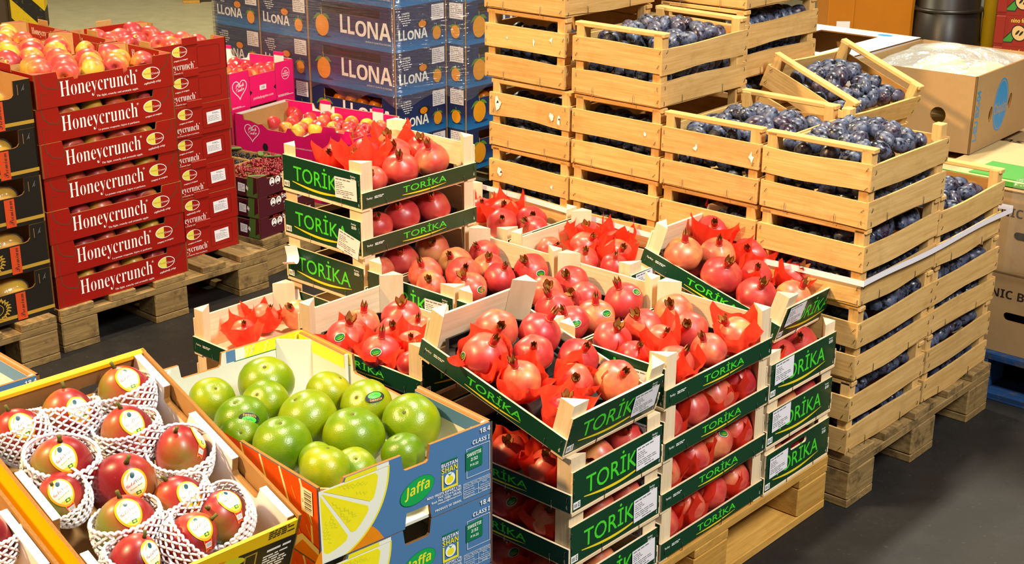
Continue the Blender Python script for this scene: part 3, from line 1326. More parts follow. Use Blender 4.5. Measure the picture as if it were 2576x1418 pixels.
POMS = {
    ('T', 0): [(-0.002,0.129,0.0467,-0.47,-0.53,0.70), (0.070,0.071,0.0470,0.05,-0.24,0.97), (-0.092,0.074,0.0491,-0.13,-0.32,0.94), (0.003,0.027,0.0418,-0.54,-0.32,0.78), (0.071,-0.036,0.0445,-0.27,-0.36,0.89), (0.006,-0.084,0.0394,-0.63,-0.34,0.70), (0.080,-0.130,0.0462,-0.33,-0.45,0.83), (-0.090,-0.025,0.0413,-0.47,0.24,0.85), (-0.095,-0.146,0.0403,-0.27,-0.04,0.96)],
    ('X', 3): [(-0.078,0.134,0.0461,0.26,-0.68,0.68), (-0.083,0.045,0.0434,0.58,-0.47,0.67), (0.003,-0.024,0.0458,0.12,-0.47,0.88), (0.008,0.078,0.0430,-0.05,-0.85,0.52), (0.091,0.122,0.0483,-0.00,-0.43,0.90), (0.102,0.003,0.0451,0.20,-0.32,0.93), (0.087,-0.066,0.0428,0.00,-0.64,0.77)],
    ('W', 3): [(-0.089,-0.054,0.0450,0.29,-0.55,0.78), (-0.094,0.057,0.0441,0.27,-0.70,0.66), (-0.022,0.008,0.0451,0.59,-0.50,0.63), (-0.081,0.151,0.0428,0.08,-0.68,0.73), (-0.005,0.082,0.0416,0.37,-0.39,0.84), (0.056,0.057,0.0410,0.55,-0.14,0.83), (-0.030,-0.094,0.0384,0.43,-0.63,0.65), (0.062,-0.054,0.0438,0.06,-0.54,0.84), (0.086,0.142,0.0454,0.22,-0.67,0.70)],
    ('V', 3): [(-0.120,0.062,0.0467,-0.08,-0.36,0.93), (-0.031,0.107,0.0410,-0.18,-0.21,0.96), (0.048,0.065,0.0468,-0.39,-0.31,0.86), (-0.018,0.020,0.0404,-0.46,-0.46,0.76), (-0.118,-0.046,0.0422,-0.15,-0.25,0.96), (-0.112,-0.139,0.0347,0.32,0.22,0.92), (0.032,-0.001,0.0354,-0.36,-0.45,0.82), (-0.041,-0.058,0.0344,-0.44,-0.48,0.76)],
    ('U', 2): [(0.039,0.155,0.0359,-0.11,-0.66,0.74), (-0.062,0.107,0.0348,-0.29,-0.50,0.81), (0.106,0.108,0.0401,-0.68,-0.32,0.66)],
    ('S', 5): [(-0.105,-0.051,0.0428,0.33,-0.75,0.57), (-0.098,0.040,0.0412,0.54,-0.45,0.71), (-0.100,0.141,0.0442,0.26,-0.58,0.77), (-0.019,0.071,0.0470,0.42,-0.61,0.67), (-0.015,-0.040,0.0420,0.19,-0.62,0.76), (0.091,-0.017,0.0463,0.40,-0.44,0.80), (-0.004,0.150,0.0437,0.37,-0.40,0.84), (0.085,0.099,0.0454,0.20,-0.37,0.91), (0.095,-0.115,0.0367,0.55,-0.53,0.64)],
    ('S', 4): [(0.100,-0.022,0.0466,0.34,-0.57,0.75), (0.100,0.086,0.0466,0.46,-0.44,0.77), (0.105,-0.110,0.0389,0.49,-0.42,0.76), (0.021,0.071,0.0410,0.61,-0.57,0.56)],
    ('S', 3): [(0.092,-0.026,0.0473,0.49,-0.53,0.69), (0.091,0.090,0.0473,0.46,-0.61,0.65), (0.103,-0.110,0.0396,0.53,-0.52,0.68)],
    ('Q', 3): [(-0.082,0.140,0.0473,0.25,-0.62,0.74), (-0.079,0.022,0.0461,0.08,-0.65,0.75), (0.007,0.075,0.0458,0.38,-0.68,0.63), (-0.082,-0.084,0.0450,0.45,-0.23,0.86), (-0.009,-0.007,0.0399,0.59,-0.33,0.74), (0.096,0.128,0.0420,-0.21,-0.59,0.78), (0.099,0.022,0.0409,0.02,-0.53,0.85), (0.096,-0.100,0.0432,0.58,-0.11,0.81), (-0.000,-0.112,0.0354,0.49,-0.27,0.83)],
    ('T', 1): [(-0.100,0.116,0.0480,-0.31,0.04,0.95), (0.095,0.147,0.0506,-0.69,-0.09,0.71), (-0.005,0.074,0.0449,-0.46,-0.13,0.88), (0.082,0.030,0.0475,-0.81,-0.05,0.58), (-0.098,0.005,0.0500,-0.41,-0.27,0.87), (-0.009,-0.040,0.0421,-0.58,-0.18,0.79), (-0.098,-0.096,0.0490,-0.36,-0.29,0.88), (0.085,-0.101,0.0445,-0.41,-0.28,0.86), (-0.008,-0.149,0.0443,-0.15,-0.30,0.94)],
    ('Y', 3): [(0.105,0.140,0.0425,-0.54,-0.32,0.78), (0.030,0.087,0.0415,-0.18,-0.62,0.76), (0.110,0.052,0.0379,-0.56,-0.56,0.61), (0.032,-0.017,0.0427,-0.35,-0.68,0.64), (-0.033,-0.060,0.0360,-0.41,-0.36,0.84), (-0.052,0.024,0.0404,-0.43,-0.46,0.78), (-0.040,0.150,0.0352,-0.26,-0.77,0.58)],
    ('Z', 3): [(0.105,0.039,0.0440,-0.44,-0.46,0.77), (0.033,-0.017,0.0436,-0.61,-0.51,0.60), (0.105,-0.061,0.0441,-0.58,-0.55,0.60), (0.057,-0.115,0.0410,-0.73,-0.03,0.68), (0.101,0.124,0.0360,-0.53,-0.50,0.69)],
    # fruit seen through the gaps between the level crates
    ('P', 2): [(-0.105, y, 0.040, -0.4, -0.3, 0.8) for y in (-0.10, 0.0, 0.10)] + [(0.0, -0.14, 0.040, -0.88, -0.44, 0.17), (0.09, -0.145, 0.042, -0.4, -0.4, 0.8)],
    ('P', 1): [(-0.100, y, 0.042, -0.4, -0.3, 0.8) for y in (-0.11, 0.0, 0.11)] + [(0.0, -0.142, 0.043, -0.6, -0.4, 0.7), (0.09, -0.145, 0.042, -0.4, -0.4, 0.8)],
    ('P', 0): [(-0.100, y, 0.042, -0.4, -0.3, 0.8) for y in (-0.11, 0.0, 0.11)] + [(0.0, -0.142, 0.043, -0.6, -0.4, 0.7)],
    ('Q', 2): [(0.098, y, 0.044, 0.3, -0.3, 0.9) for y in (-0.14, -0.04, 0.05, 0.14)],
    ('Q', 1): [(0.098, y, 0.044, 0.3, -0.5, 0.8) for y in (-0.14, -0.03, 0.06, 0.145)],
    ('Q', 0): [(0.098, y, 0.044, 0.3, -0.5, 0.8) for y in (-0.14, -0.04, 0.05, 0.14)],
    ('R', 2): [(0.082,-0.132,0.0465,-0.59,-0.39,0.71), (-0.010,-0.138,0.0422,-0.59,-0.42,0.69), (-0.1, -0.14, 0.043, -0.5, -0.4, 0.7)],
    ('R', 1): [(-0.09, -0.14, 0.043, -0.5, -0.4, 0.7), (0.0, -0.14, 0.044, -0.5, -0.4, 0.7), (0.09, -0.14, 0.044, -0.5, -0.4, 0.7)],
    ('R', 0): [(-0.05, -0.14, 0.043, -0.5, -0.4, 0.7), (0.06, -0.14, 0.044, -0.5, -0.4, 0.7)],
    ('V', 2): [(-0.098, -0.14, 0.042, -0.5, -0.4, 0.7), (-0.098, -0.04, 0.042, -0.5, -0.4, 0.7)],
    ('S', 2): [(0.098, -0.02, 0.045, 0.3, -0.5, 0.8), (0.098, 0.08, 0.045, 0.3, -0.5, 0.8)],
}
WHERE = {
    ('T', 0): 'the tipped near crate', ('T', 1): 'the tipped far right crate',
    ('X', 3): 'the middle crate of the pallet', ('W', 3): 'the crate before the left tower',
    ('V', 3): 'the crate just behind the green citrus', ('U', 2): 'the low leftmost wooden crate',
    ('S', 5): 'the top crate of the left tower', ('S', 4): 'the second crate of the left tower',
    ('S', 3): 'the third crate of the left tower', ('S', 2): 'the fourth crate of the left tower',
    ('Q', 3): 'the open level right crate', ('Y', 3): 'the crate before the plum crates',
    ('Z', 3): 'the crate behind the left tower', ('P', 2): 'the crate under the tipped near one',
    ('P', 1): 'the second level crate of the near corner', ('P', 0): 'the bottom crate of the near corner',
    ('Q', 2): 'the gap one below the open right crate', ('Q', 1): 'the gap two below the open right crate',
    ('Q', 0): 'the bottom gap of the right crates', ('R', 2): 'the crate under the tipped far right one',
    ('R', 1): 'the far right second crate', ('R', 0): 'the far right bottom crate', ('V', 2): 'the gap under the crate behind the citrus',
}
POM_STICK = {(('T', 0), 8): (-0.35, 0.10, 0.5), (('T', 0), 2): (-0.9, 0.0, 0.4), (('X', 3), 5): (0.55, 0.25, 0.2), (('X', 3), 6): (0.25, 0.05, 0.3),
             (('X', 3), 4): (0.6, 0.55, 0.2), (('W', 3), 7): (0.6, 0.0, 0.2), (('W', 3), 8): (0.5, -0.1, 0.1), (('V', 3), 0): (-0.3, 0.15, 0.4),
             (('V', 3), 4): (-0.25, 0.05, 0.2), (('Q', 3), 7): (0.2, -0.6, 0.6), (('T', 1), 1): (0.85, 0.2, 0.6), (('Q', 1), 2): (0.5, 0.5, 0.2),
             (('Q', 2), 1): (-0.3, 0.6, 0.2), (('P', 1), 1): (0.1, 0.1, 0.6), (('P', 0), 1): (0.2, 0.1, 0.6)}
POM_OBJ = {}
for key, L in POMS.items():
    grp = []
    for k, (x, y, R, dx, dy, dz) in enumerate(L):
        M = CR[key] @ TR(x, y, 0.058 if R > 0.041 else 0.054)
        o = pomegranate(M, R * 0.985, (dx, dy, dz))
        grp.append(o)
        POM_OBJ[key, k] = o
        if (key, k) in POM_STICK:
            a, b, c = POM_STICK[key, k]
            skin_sticker(pom_sticker(), 'pom_sticker', o, a, b, c, pom_radius, 'small green oval sticker')
    name_row(grp, 'red pomegranate, %s in ' + WHERE[key], 'pomegranates in ' + WHERE[key])


# black moulded trays under the fruit
def tray_mesh():
    m = MB()
    loops = []
    for hx, hy, c, z in ((0.138, 0.187, 0.052, 0.036), (0.133, 0.182, 0.052, 0.037), (0.129, 0.178, 0.05, 0.022), (0.120, 0.168, 0.048, 0.020), (0.116, 0.164, 0.046, 0.0125)):
        loops.append([(hx - c, hy, z), (-hx + c, hy, z), (-hx, hy - c, z), (-hx, -hy + c, z), (-hx + c, -hy, z), (hx - c, -hy, z), (hx, -hy + c, z), (hx, hy - c, z)])
    vs = [p for lp in loops for p in lp]
    fs = [[8 * i + k, 8 * i + (k + 1) % 8, 8 * (i + 1) + (k + 1) % 8, 8 * (i + 1) + k] for i in range(len(loops) - 1) for k in range(8)]
    fs.append([8 * (len(loops) - 1) + k for k in range(8)])
    m.raw(vs, fs, M_BLACKP)
    for k in range(3):
        m.raw([(-0.1, -0.14 + k * .14 + d, 0.0135) for d in (-.004, .004)] + [(0.1, -0.14 + k * .14 + d, 0.0135) for d in (.004, -.004)], [[0, 1, 2, 3]], M_BLACKP)
    return m.mesh('fruit_tray')


TRAY = tray_mesh()
for key in (('T', 0), ('T', 1), ('X', 3), ('W', 3), ('Q', 3), ('S', 5), ('S', 4), ('S', 3), ('P', 2), ('V', 3)):
    thing('fruit_tray', 'black plastic tray lining ' + WHERE[key], 'tray', CR[key] @ TR(0, 0, -0.004), None, TRAY)


# red tissue wraps
def tissue_mesh(seed, R=0.045, half=1.8, flare=0.25):
    r = random.Random(seed)
    ph = [r.uniform(0, 6) for _ in range(4)]
    n = 27
    m = MB()

    def fn(u, v):
        x, y = (u * 2 - 1) * half * R, (v * 2 - 1) * half * R
        rho, phi = math.hypot(x, y), math.atan2(y, x)
        RR = 1.10 * R
        amax = 1.62 + 0.2 * math.sin(phi * 2 + ph[0])
        al = rho / RR
        pleat = (min(1, rho / (1.9 * R)) ** 2) * (0.09 * math.sin(6 * phi + ph[1]) + 0.06 * math.sin(11 * phi + ph[2]))
        if al <= amax:
            q = RR * math.sin(al)
            z = -RR * math.cos(al)
        else:
            e = (al - amax) * RR
            lean = flare + 0.35 * math.sin(3 * phi + ph[3])
            q = RR * math.sin(amax) + e * math.sin(lean) - e * e * 2.0
            z = -RR * math.cos(amax) + e * math.cos(lean)
        q *= 1 + pleat
        return (q * math.cos(phi), q * math.sin(phi), z)
    m.grid(fn, n, n, M_TISSUE)
    return m.mesh('tissue_paper')


TIS = [tissue_mesh(k, half=h, flare=f) for k, (h, f) in enumerate(((2.05, 0.25), (2.25, 0.35), (1.85, 0.1), (2.15, 0.05), (2.4, 0.45)))]
TISSUES = [  # crate, fruit, mesh, spin, tilt x, tilt y, scale
    (('T', 0), 8, 1, 0.3, 0.25, 0.1, 1.06), (('T', 0), 7, 0, 1.1, 0.1, -0.1, 1.05), (('T', 0), 2, 2, 0.5, 0.0, -0.35, 1.05), (('T', 0), 5, 3, 0.2, 0.3, 0.0, 1.0),
    (('Q', 3), 7, 0, 0.1, 0.0, 0.15, 1.04), (('Q', 3), 5, 1, 0.6, 0.1, 0.1, 1.05), (('Q', 3), 4, 4, 1.0, 0.0, -0.2, 1.0), (('Q', 3), 8, 2, 0.4, 0.1, 0.0, 1.0),
    (('T', 1), 1, 1, 0.4, -0.1, 0.0, 1.05), (('T', 1), 3, 3, 0.8, 0.0, 0.1, 1.05), (('T', 1), 7, 0, 0.2, 0.1, 0.15, 1.0), (('T', 1), 5, 2, 1.2, 0.0, 0.2, 1.0),
    (('V', 3), 4, 0, 0.7, 0.1, -0.1, 1.05), (('V', 3), 0, 2, 0.2, 0.0, -0.2, 1.04), (('V', 3), 7, 4, 0.5, 0.1, 0.0, 1.0),
    (('U', 2), 0, 2, 0.3, 0.1, 0.2, 1.15), (('U', 2), 1, 1, 0.9, 0.0, -0.1, 1.1),
    (('S', 5), 4, 4, 0.2, -0.1, -0.2, 1.15), (('S', 5), 2, 1, 0.7, 0.0, 0.0, 1.05), (('S', 5), 0, 3, 0.4, 0.0, -0.2, 1.05), (('S', 5), 3, 2, 1.2, 0.1, 0.2, 1.0),
    (('Y', 3), 0, 1, 0.6, 0.0, 0.1, 1.05), (('Y', 3), 2, 4, 0.2, 0.0, 0.1, 1.1), (('Y', 3), 1, 0, 0.4, 0.0, -0.2, 1.0), (('Y', 3), 3, 3, 0.9, 0.1, 0.1, 1.0),
    (('Z', 3), 0, 1, 0.2, 0.0, 0.0, 1.08), (('Z', 3), 4, 0, 0.5, 0.1, 0.0, 1.1),
    (('Q', 2), 0, 1, 0.3, 0.0, 0.3, 1.05), (('Q', 2), 2, 0, 0.9, 0.0, 0.3, 1.05), (('Q', 2), 3, 4, 0.2, 0.0, 0.3, 1.0),
    (('Q', 1), 0, 0, 0.5, 0.0, 0.3, 1.05), (('Q', 1), 1, 3, 0.1, 0.0, 0.3, 1.05), (('Q', 1), 3, 1, 0.6, 0.0, 0.3, 1.05),
    (('Q', 0), 0, 3, 0.2, 0.0, 0.3, 1.05), (('Q', 0), 1, 4, 0.5, 0.0, 0.3, 1.05), (('Q', 0), 3, 0, 0.4, 0.0, 0.3, 1.05),
    (('P', 1), 0, 1, 0.2, 0.0, -0.3, 1.05), (('P', 1), 1, 0, 0.6, 0.0, -0.3, 1.05), (('P', 1), 2, 3, 0.1, 0.0, -0.2, 1.05),
    (('P', 0), 0, 0, 0.9, 0.0, -0.3, 1.05), (('P', 0), 1, 1, 0.3, 0.0, -0.3, 1.05), (('P', 0), 2, 2, 0.3, 0.0, -0.3, 1.05),
    (('P', 2), 0, 3, 0.4, 0.0, -0.3, 1.05), (('P', 2), 1, 0, 0.4, 0.0, -0.3, 1.0),
    (('R', 2), 2, 1, 0.1, 0.2, 0.0, 1.0)]
tg = {}
for key, k, mi, sp, tx, ty, sc in TISSUES:
    x, y, R = POMS[key][k][:3]
    Lm = TR(x, y, 0.060) @ RX(tx) @ RY(ty) @ RZ(sp) @ SC(*(3 * (sc * R / 0.045,)))
    me = TIS[mi].copy()
    Li = Lm.inverted()
    for v in me.vertices:            # the sheet is pressed against the crate walls
        p = Lm @ v.co
        p.z = max(p.z, 0.014)
        if p.z < 0.105:
            p.y = max(-0.186, min(0.186, p.y))
        if p.z < 0.055 or key[0] in 'PQRSV' and key not in (('Q', 3), ('V', 3), ('S', 5)):
            p.x = max(-0.137, min(0.137, p.x))
        v.co = Li @ p
    o = thing('tissue_paper', 'red tissue', 'tissue paper', CR[key] @ Lm, None, me)
    tg.setdefault(key, []).append(o)
for key, L in tg.items():
    name_row(L, 'crumpled red tissue %s in ' + WHERE[key], 'red tissue in ' + WHERE[key])

# ------------------------------------------------------------------ blue citrus cartons
def box_shell(c, X, Y, Hh, t, mats, outl, inner, base=True, edge=None):
    """open carton with corner at (0, 0): outl[side] = list of outlines (x along the side as seen from outside)"""
    if base:
        ob('base', MB().box((X / 2, Y / 2, t / 2 + .0005), (X - 2 * t, Y - 2 * t, t), inner).mesh('base'), c)
    P = {}
    for side, (w, off) in {'-y': (X, (X / 2, 0)), '+y': (X, (X / 2, Y)), '-x': (Y, (0, Y / 2)), '+x': (Y, (X, Y / 2))}.items():
        if side not in outl:
            continue
        me = MB().panel(outl[side], t, mats[side], inner if not isinstance(inner, dict) else inner[side], edge or M_CARDD).mesh('side_panel')
        P[side] = ob('side_panel', me, c, TR(off[0], off[1], 0) @ face(side, 0.0))
    return P


def rect_loop(w, h):
    return [(-w / 2, 0), (w / 2, 0), (w / 2, h), (-w / 2, h)]


def slice_art(a, cx, cy, r, rot0, rot1, flesh, line, rind, n=5, seed=3, clip=None):
    """wedge of a citrus slice printed on board"""
    def fan(rr, a0, a1, m=18):
        return [(cx, cy)] + [(cx + rr * math.cos(a0 + (a1 - a0) * k / m), cy + rr * math.sin(a0 + (a1 - a0) * k / m)) for k in range(m + 1)]
    if clip:
        x0, y0, x1, y1 = clip
        F = fan
        fan = lambda rr, a0, a1, m=18: [(min(max(p[0], x0), x1), min(max(p[1], y0), y1)) for p in F(rr, a0, a1, m)]
    a.poly(fan(r, rot0, rot1, 30), line)
    a.poly(fan(r * 0.975, rot0, rot1, 30), M_RINDW)
    r_ = random.Random(seed)
    d = (rot1 - rot0) / n
    for k in range(n):
        a0, a1 = rot0 + d * k + 0.035, rot0 + d * (k + 1) - 0.035
        m = (a0 + a1) / 2
        off = 0.06 * r
        pts = [(cx + off * math.cos(m), cy + off * math.sin(m))]
        for q in range(9):
            t = q / 8
            rr = r * (0.83 if 0 < q < 8 else 0.79)
            pts.append((cx + rr * math.cos(a0 + (a1 - a0) * t), cy + rr * math.sin(a0 + (a1 - a0) * t)))
        if clip:
            pts = [(min(max(p[0], clip[0]), clip[2]), min(max(p[1], clip[1]), clip[3])) for p in pts]
        a.poly(pts, flesh)
        for q in range(5):
            b0 = r_.uniform(a0 + 0.05, a1 - 0.05)
            r0 = r * r_.uniform(0.25, 0.55)
            r1 = r0 + r * r_.uniform(0.1, 0.25)
            zz = [(cx + (r0 + (r1 - r0) * i / 6) * math.cos(b0 + 0.03 * (-1) ** i), cy + (r0 + (r1 - r0) * i / 6) * math.sin(b0 + 0.03 * (-1) ** i)) for i in range(7)]
            if clip and any(p[0] < clip[0] or p[0] > clip[2] or p[1] < clip[1] or p[1] > clip[3] for p in zz):
                continue
            a.stroke(zz, r * 0.012, rind)


M_RINDW = plain('citrus_pith_print', '#e9ead8', 0.45)
M_LEMON = plain('lemon_flesh_print', '#efe31c', 0.45, var=0.08, scale=60)
M_LEMOND = plain('lemon_line_print', '#cfd024', 0.45)
M_ORFL = plain('orange_flesh_print', '#dd4a12', 0.45, var=0.2, scale=50)
M_ORLI = plain('orange_light_print', '#e88a3c', 0.45)
M_OROUT = plain('orange_rind_print', '#e2860e', 0.45, var=0.08, scale=40)
M_JGREEN = plain('oval_green_print', '#16a24c', 0.4)
M_JDARK = plain('label_green_print', '#0e7048', 0.45)
M_JYEL = plain('logo_yellow_print', '#e9dd2a', 0.45)


def jaffa_front_art():
    a = Art()
    X, Hh = 0.392, 0.148
    L = -X / 2
    a.poly([(L + 0.06 + 0.08 * math.cos(t), max(0.001, -0.028 + 0.08 * math.sin(t))) for t in [PI * k / 20 for k in range(21)]], M_OROUT)
    slice_art(a, L + 0.002, 0.140, 0.150, -PI / 2 + 0.01, 0.0, M_LEMON, M_JYEL, M_LEMOND, 3, clip=(L + 0.001, 0.001, X / 2, Hh))
    a.poly([(L + 0.055, 0.1395), (L + 0.124, 0.1395), (L + 0.124, 0.1475), (L + 0.058, 0.1475)], M_LEMON)
    a.poly([(L + 0.124, 0.1395), (L + 0.15, 0.1395), (L + 0.15, 0.1475), (L + 0.124, 0.1475)], M_RINDW)
    cx, cz = L + 0.212, 0.068
    a.ell(cx, cz, 0.0405, 0.0245, M_JDARK, rot=0.28)
    a.ell(cx, cz, 0.0395, 0.0235, M_JGREEN, rot=0.28)
    a.text('Jaffa', cx - 0.001, cz - 0.011, M_JYEL, w=0.056, h=0.027, st='bold', anchor='c', rot=0.1, shear=0.2)
    bx = L + 0.268
    a.rect(bx, 0.101, bx + 0.038, 0.104, M_JDARK)
    a.text('BUSTAN', bx, 0.0925, M_WHITE, w=0.038, h=0.0075, st='bold')
    a.text('SHAN', bx, 0.080, M_JYEL, w=0.038, h=0.011, st='bold')
    for q in ((bx, 0.046, bx + 0.004, 0.078), (bx + 0.034, 0.046, bx + 0.038, 0.078), (bx, 0.046, bx + 0.038, 0.051)):
        a.rect(*q, M_JYEL)
    a.ell(bx + 0.019, 0.066, 0.0125, 0.0125, M_WHITE)
    a.ell(bx + 0.019, 0.064, 0.0085, 0.0075, M_JYEL)
    a.poly([(bx + 0.019, 0.071), (bx + 0.013, 0.077), (bx + 0.021, 0.075), (bx + 0.026, 0.078)], M_JGREEN)
    for k, tx in enumerate(('NIVA FRUITS EXPORT LTD.', 'FAX: 972-4-6791987', 'Rosh Pina 12000 • ISRAEL', 'nivaexport@nivaexport.co.il')):
        a.text(tx, L + 0.314, 0.040 - 0.0062 * k, M_WHITE, h=0.0048, st='bold' if k == 0 else 'sans', anchor='r', off=0.01)
    a.text('PRODUCE OF ISRAEL', L + 0.314, 0.0095, M_WHITE, h=0.0046, st='bold', anchor='r')
    fx0, fx1 = L + 0.327, L + 0.384
    for q in ((fx0, 0.0515, fx1, 0.0525), (fx0, 0.110, fx1, 0.111), (fx0, 0.0515, fx0 + 0.001, 0.111), (fx1 - 0.001, 0.0515, fx1, 0.111)):
        a.rect(*q, M_WHITE)
    a.poly([(fx0 - 0.002, 0.067), (fx0 + 0.038, 0.0685), (fx0 + 0.039, 0.107), (fx0 - 0.002, 0.105)], M_JDARK)
    a.text('SWEETIE', fx0 + 0.0185, 0.0945, M_WHITE, w=0.034, h=0.007, st='bold', anchor='c', rot=0.03)
    a.text('2/32', fx0 + 0.0185, 0.084, M_WHITE, h=0.0065, st='bold', anchor='c')
    a.text('P.H.22', fx0 + 0.0185, 0.0735, M_WHITE, h=0.005, st='bold', anchor='c')
    gx0, gx1 = L + 0.3185, L + 0.384
    for q in ((gx0, 0.012, gx1, 0.0127), (gx0, 0.0225, gx1, 0.0232), (gx0, 0.0355, gx1, 0.0362), (gx0, 0.042, gx1, 0.0427), (gx0, 0.012, gx0 + 0.0007, 0.0427),
              (gx1 - 0.0007, 0.012, gx1, 0.0427), (gx0 + 0.036, 0.012, gx0 + 0.0367, 0.0362)):
        a.rect(*q, M_WHITE)
    a.text('Citrus / Agrumes / Zitrusfrüchte', gx0 + 0.002, 0.0372, M_WHITE, w=0.061)
    for k, (l, q) in enumerate((('Coated with', 'WAX'), ('Agent d’enrobage', '(E-904, E-914)'), ('Treated with', 'Thiabendazole'), ('Conservateur', 'Imazalil'))):
        zz = (0.0312, 0.0255, 0.0180, 0.0138)[k]
        a.text(l, gx0 + 0.002, zz, M_WHITE, h=0.0032)
        a.text(q, gx0 + 0.0515, zz, M_WHITE, h=0.0032, anchor='c')
    a.text('CLASS I', L + 0.382, 0.1165, M_WHITE, h=0.0085, st='bold', anchor='r', shear=0.1)
    a.text('18.4', L + 0.384, 0.1335, M_WHITE, h=0.010, st='bold', anchor='r')
    return a.mesh('carton_print')


def jaffa_side_art():
    a = Art()
    Y, Hh = 0.62, 0.148
    R = Y / 2          # seen from outside the near corner is at the right
    a.rect(R - 0.30, 0.001, R - 0.001, 0.146, M_ORFL)
    for k in range(5):
        x = R - 0.30 + 0.062 * k
        a.stroke([(x, 0.146), (x + 0.03, 0.075), (x + 0.032, 0.002)], 0.006, M_RINDW)
    r_ = random.Random(4)
    for k in range(26):
        x, z = R - r_.uniform(0.02, 0.29), r_.uniform(0.02, 0.13)
        a.stroke([(x, z), (x + 0.012, z - 0.02)], 0.003, M_ORLI)
    a.poly([(R - 0.11, 0.001), (R - 0.001, 0.001), (R - 0.001, 0.03), (R - 0.05, 0.042)], M_RINDW)
    a.poly([(R - 0.08, 0.001), (R - 0.001, 0.001), (R - 0.001, 0.018), (R - 0.05, 0.03)], M_OROUT)
    a.rect(R - 0.048, 0.088, R - 0.014, 0.135, M_WHITE)
    for k in range(14):
        a.mb.raw([(R - 0.038, 0.092 + 0.0028 * k, a.z), (R - 0.017, 0.092 + 0.0028 * k, a.z), (R - 0.017, 0.092 + 0.0028 * k + 0.0007 * (1 + k % 3), a.z),
                  (R - 0.038, 0.092 + 0.0028 * k + 0.0007 * (1 + k % 3), a.z)], [[0, 1, 2, 3]], M_INK)
    a.up()
    a.text('60', R - 0.0405, 0.105, M_INK, h=0.005, rot=PI / 2)
    return a.mesh('carton_print')


def jaffa_band(w, x0, x1, h):
    """printed board folded over the rim and down the inside: yellow with a green line"""
    a = Art()
    a.rect(x0, h - 0.026, x1, h - 0.0005, M_LEMON)
    if x0 > 0:
        a.rect(x0 - .018, h - .026, x0 + .004, h - .0005, M_BLUEJ)
        a.rect(x0 + .004, h - .026, x0 + .026, h - .0005, M_RINDW)
    a.rect(x0, h - 0.028, x1, h - 0.026, M_JDARK)
    r_ = random.Random(8)
    for k in range(16):
        x = r_.uniform(x0 + 0.01, x1 - 0.02)
        a.stroke([(x, h - 0.022), (x + 0.006, h - 0.014), (x + 0.004, h - 0.009), (x + 0.012, h - 0.003)], 0.0012, M_LEMOND if k % 2 else M_RINDW)
    return a.mesh('rim_print')


JH = 0.148
_jm = None


def notched(w, h, notches):
    """outline of a board with notches in its top edge: (x0, x1, depth)"""
    pts = [(-w / 2, 0), (w / 2, 0), (w / 2, h)]
    for x0, x1, d in sorted(notches, reverse=True):
        pts += [(x1, h), (x1 - 0.004, h - d + 0.004), (x1 - 0.009, h - d), (x0 + 0.009, h - d), (x0 + 0.004, h - d + 0.004), (x0, h)]
    return pts + [(-w / 2, h)]


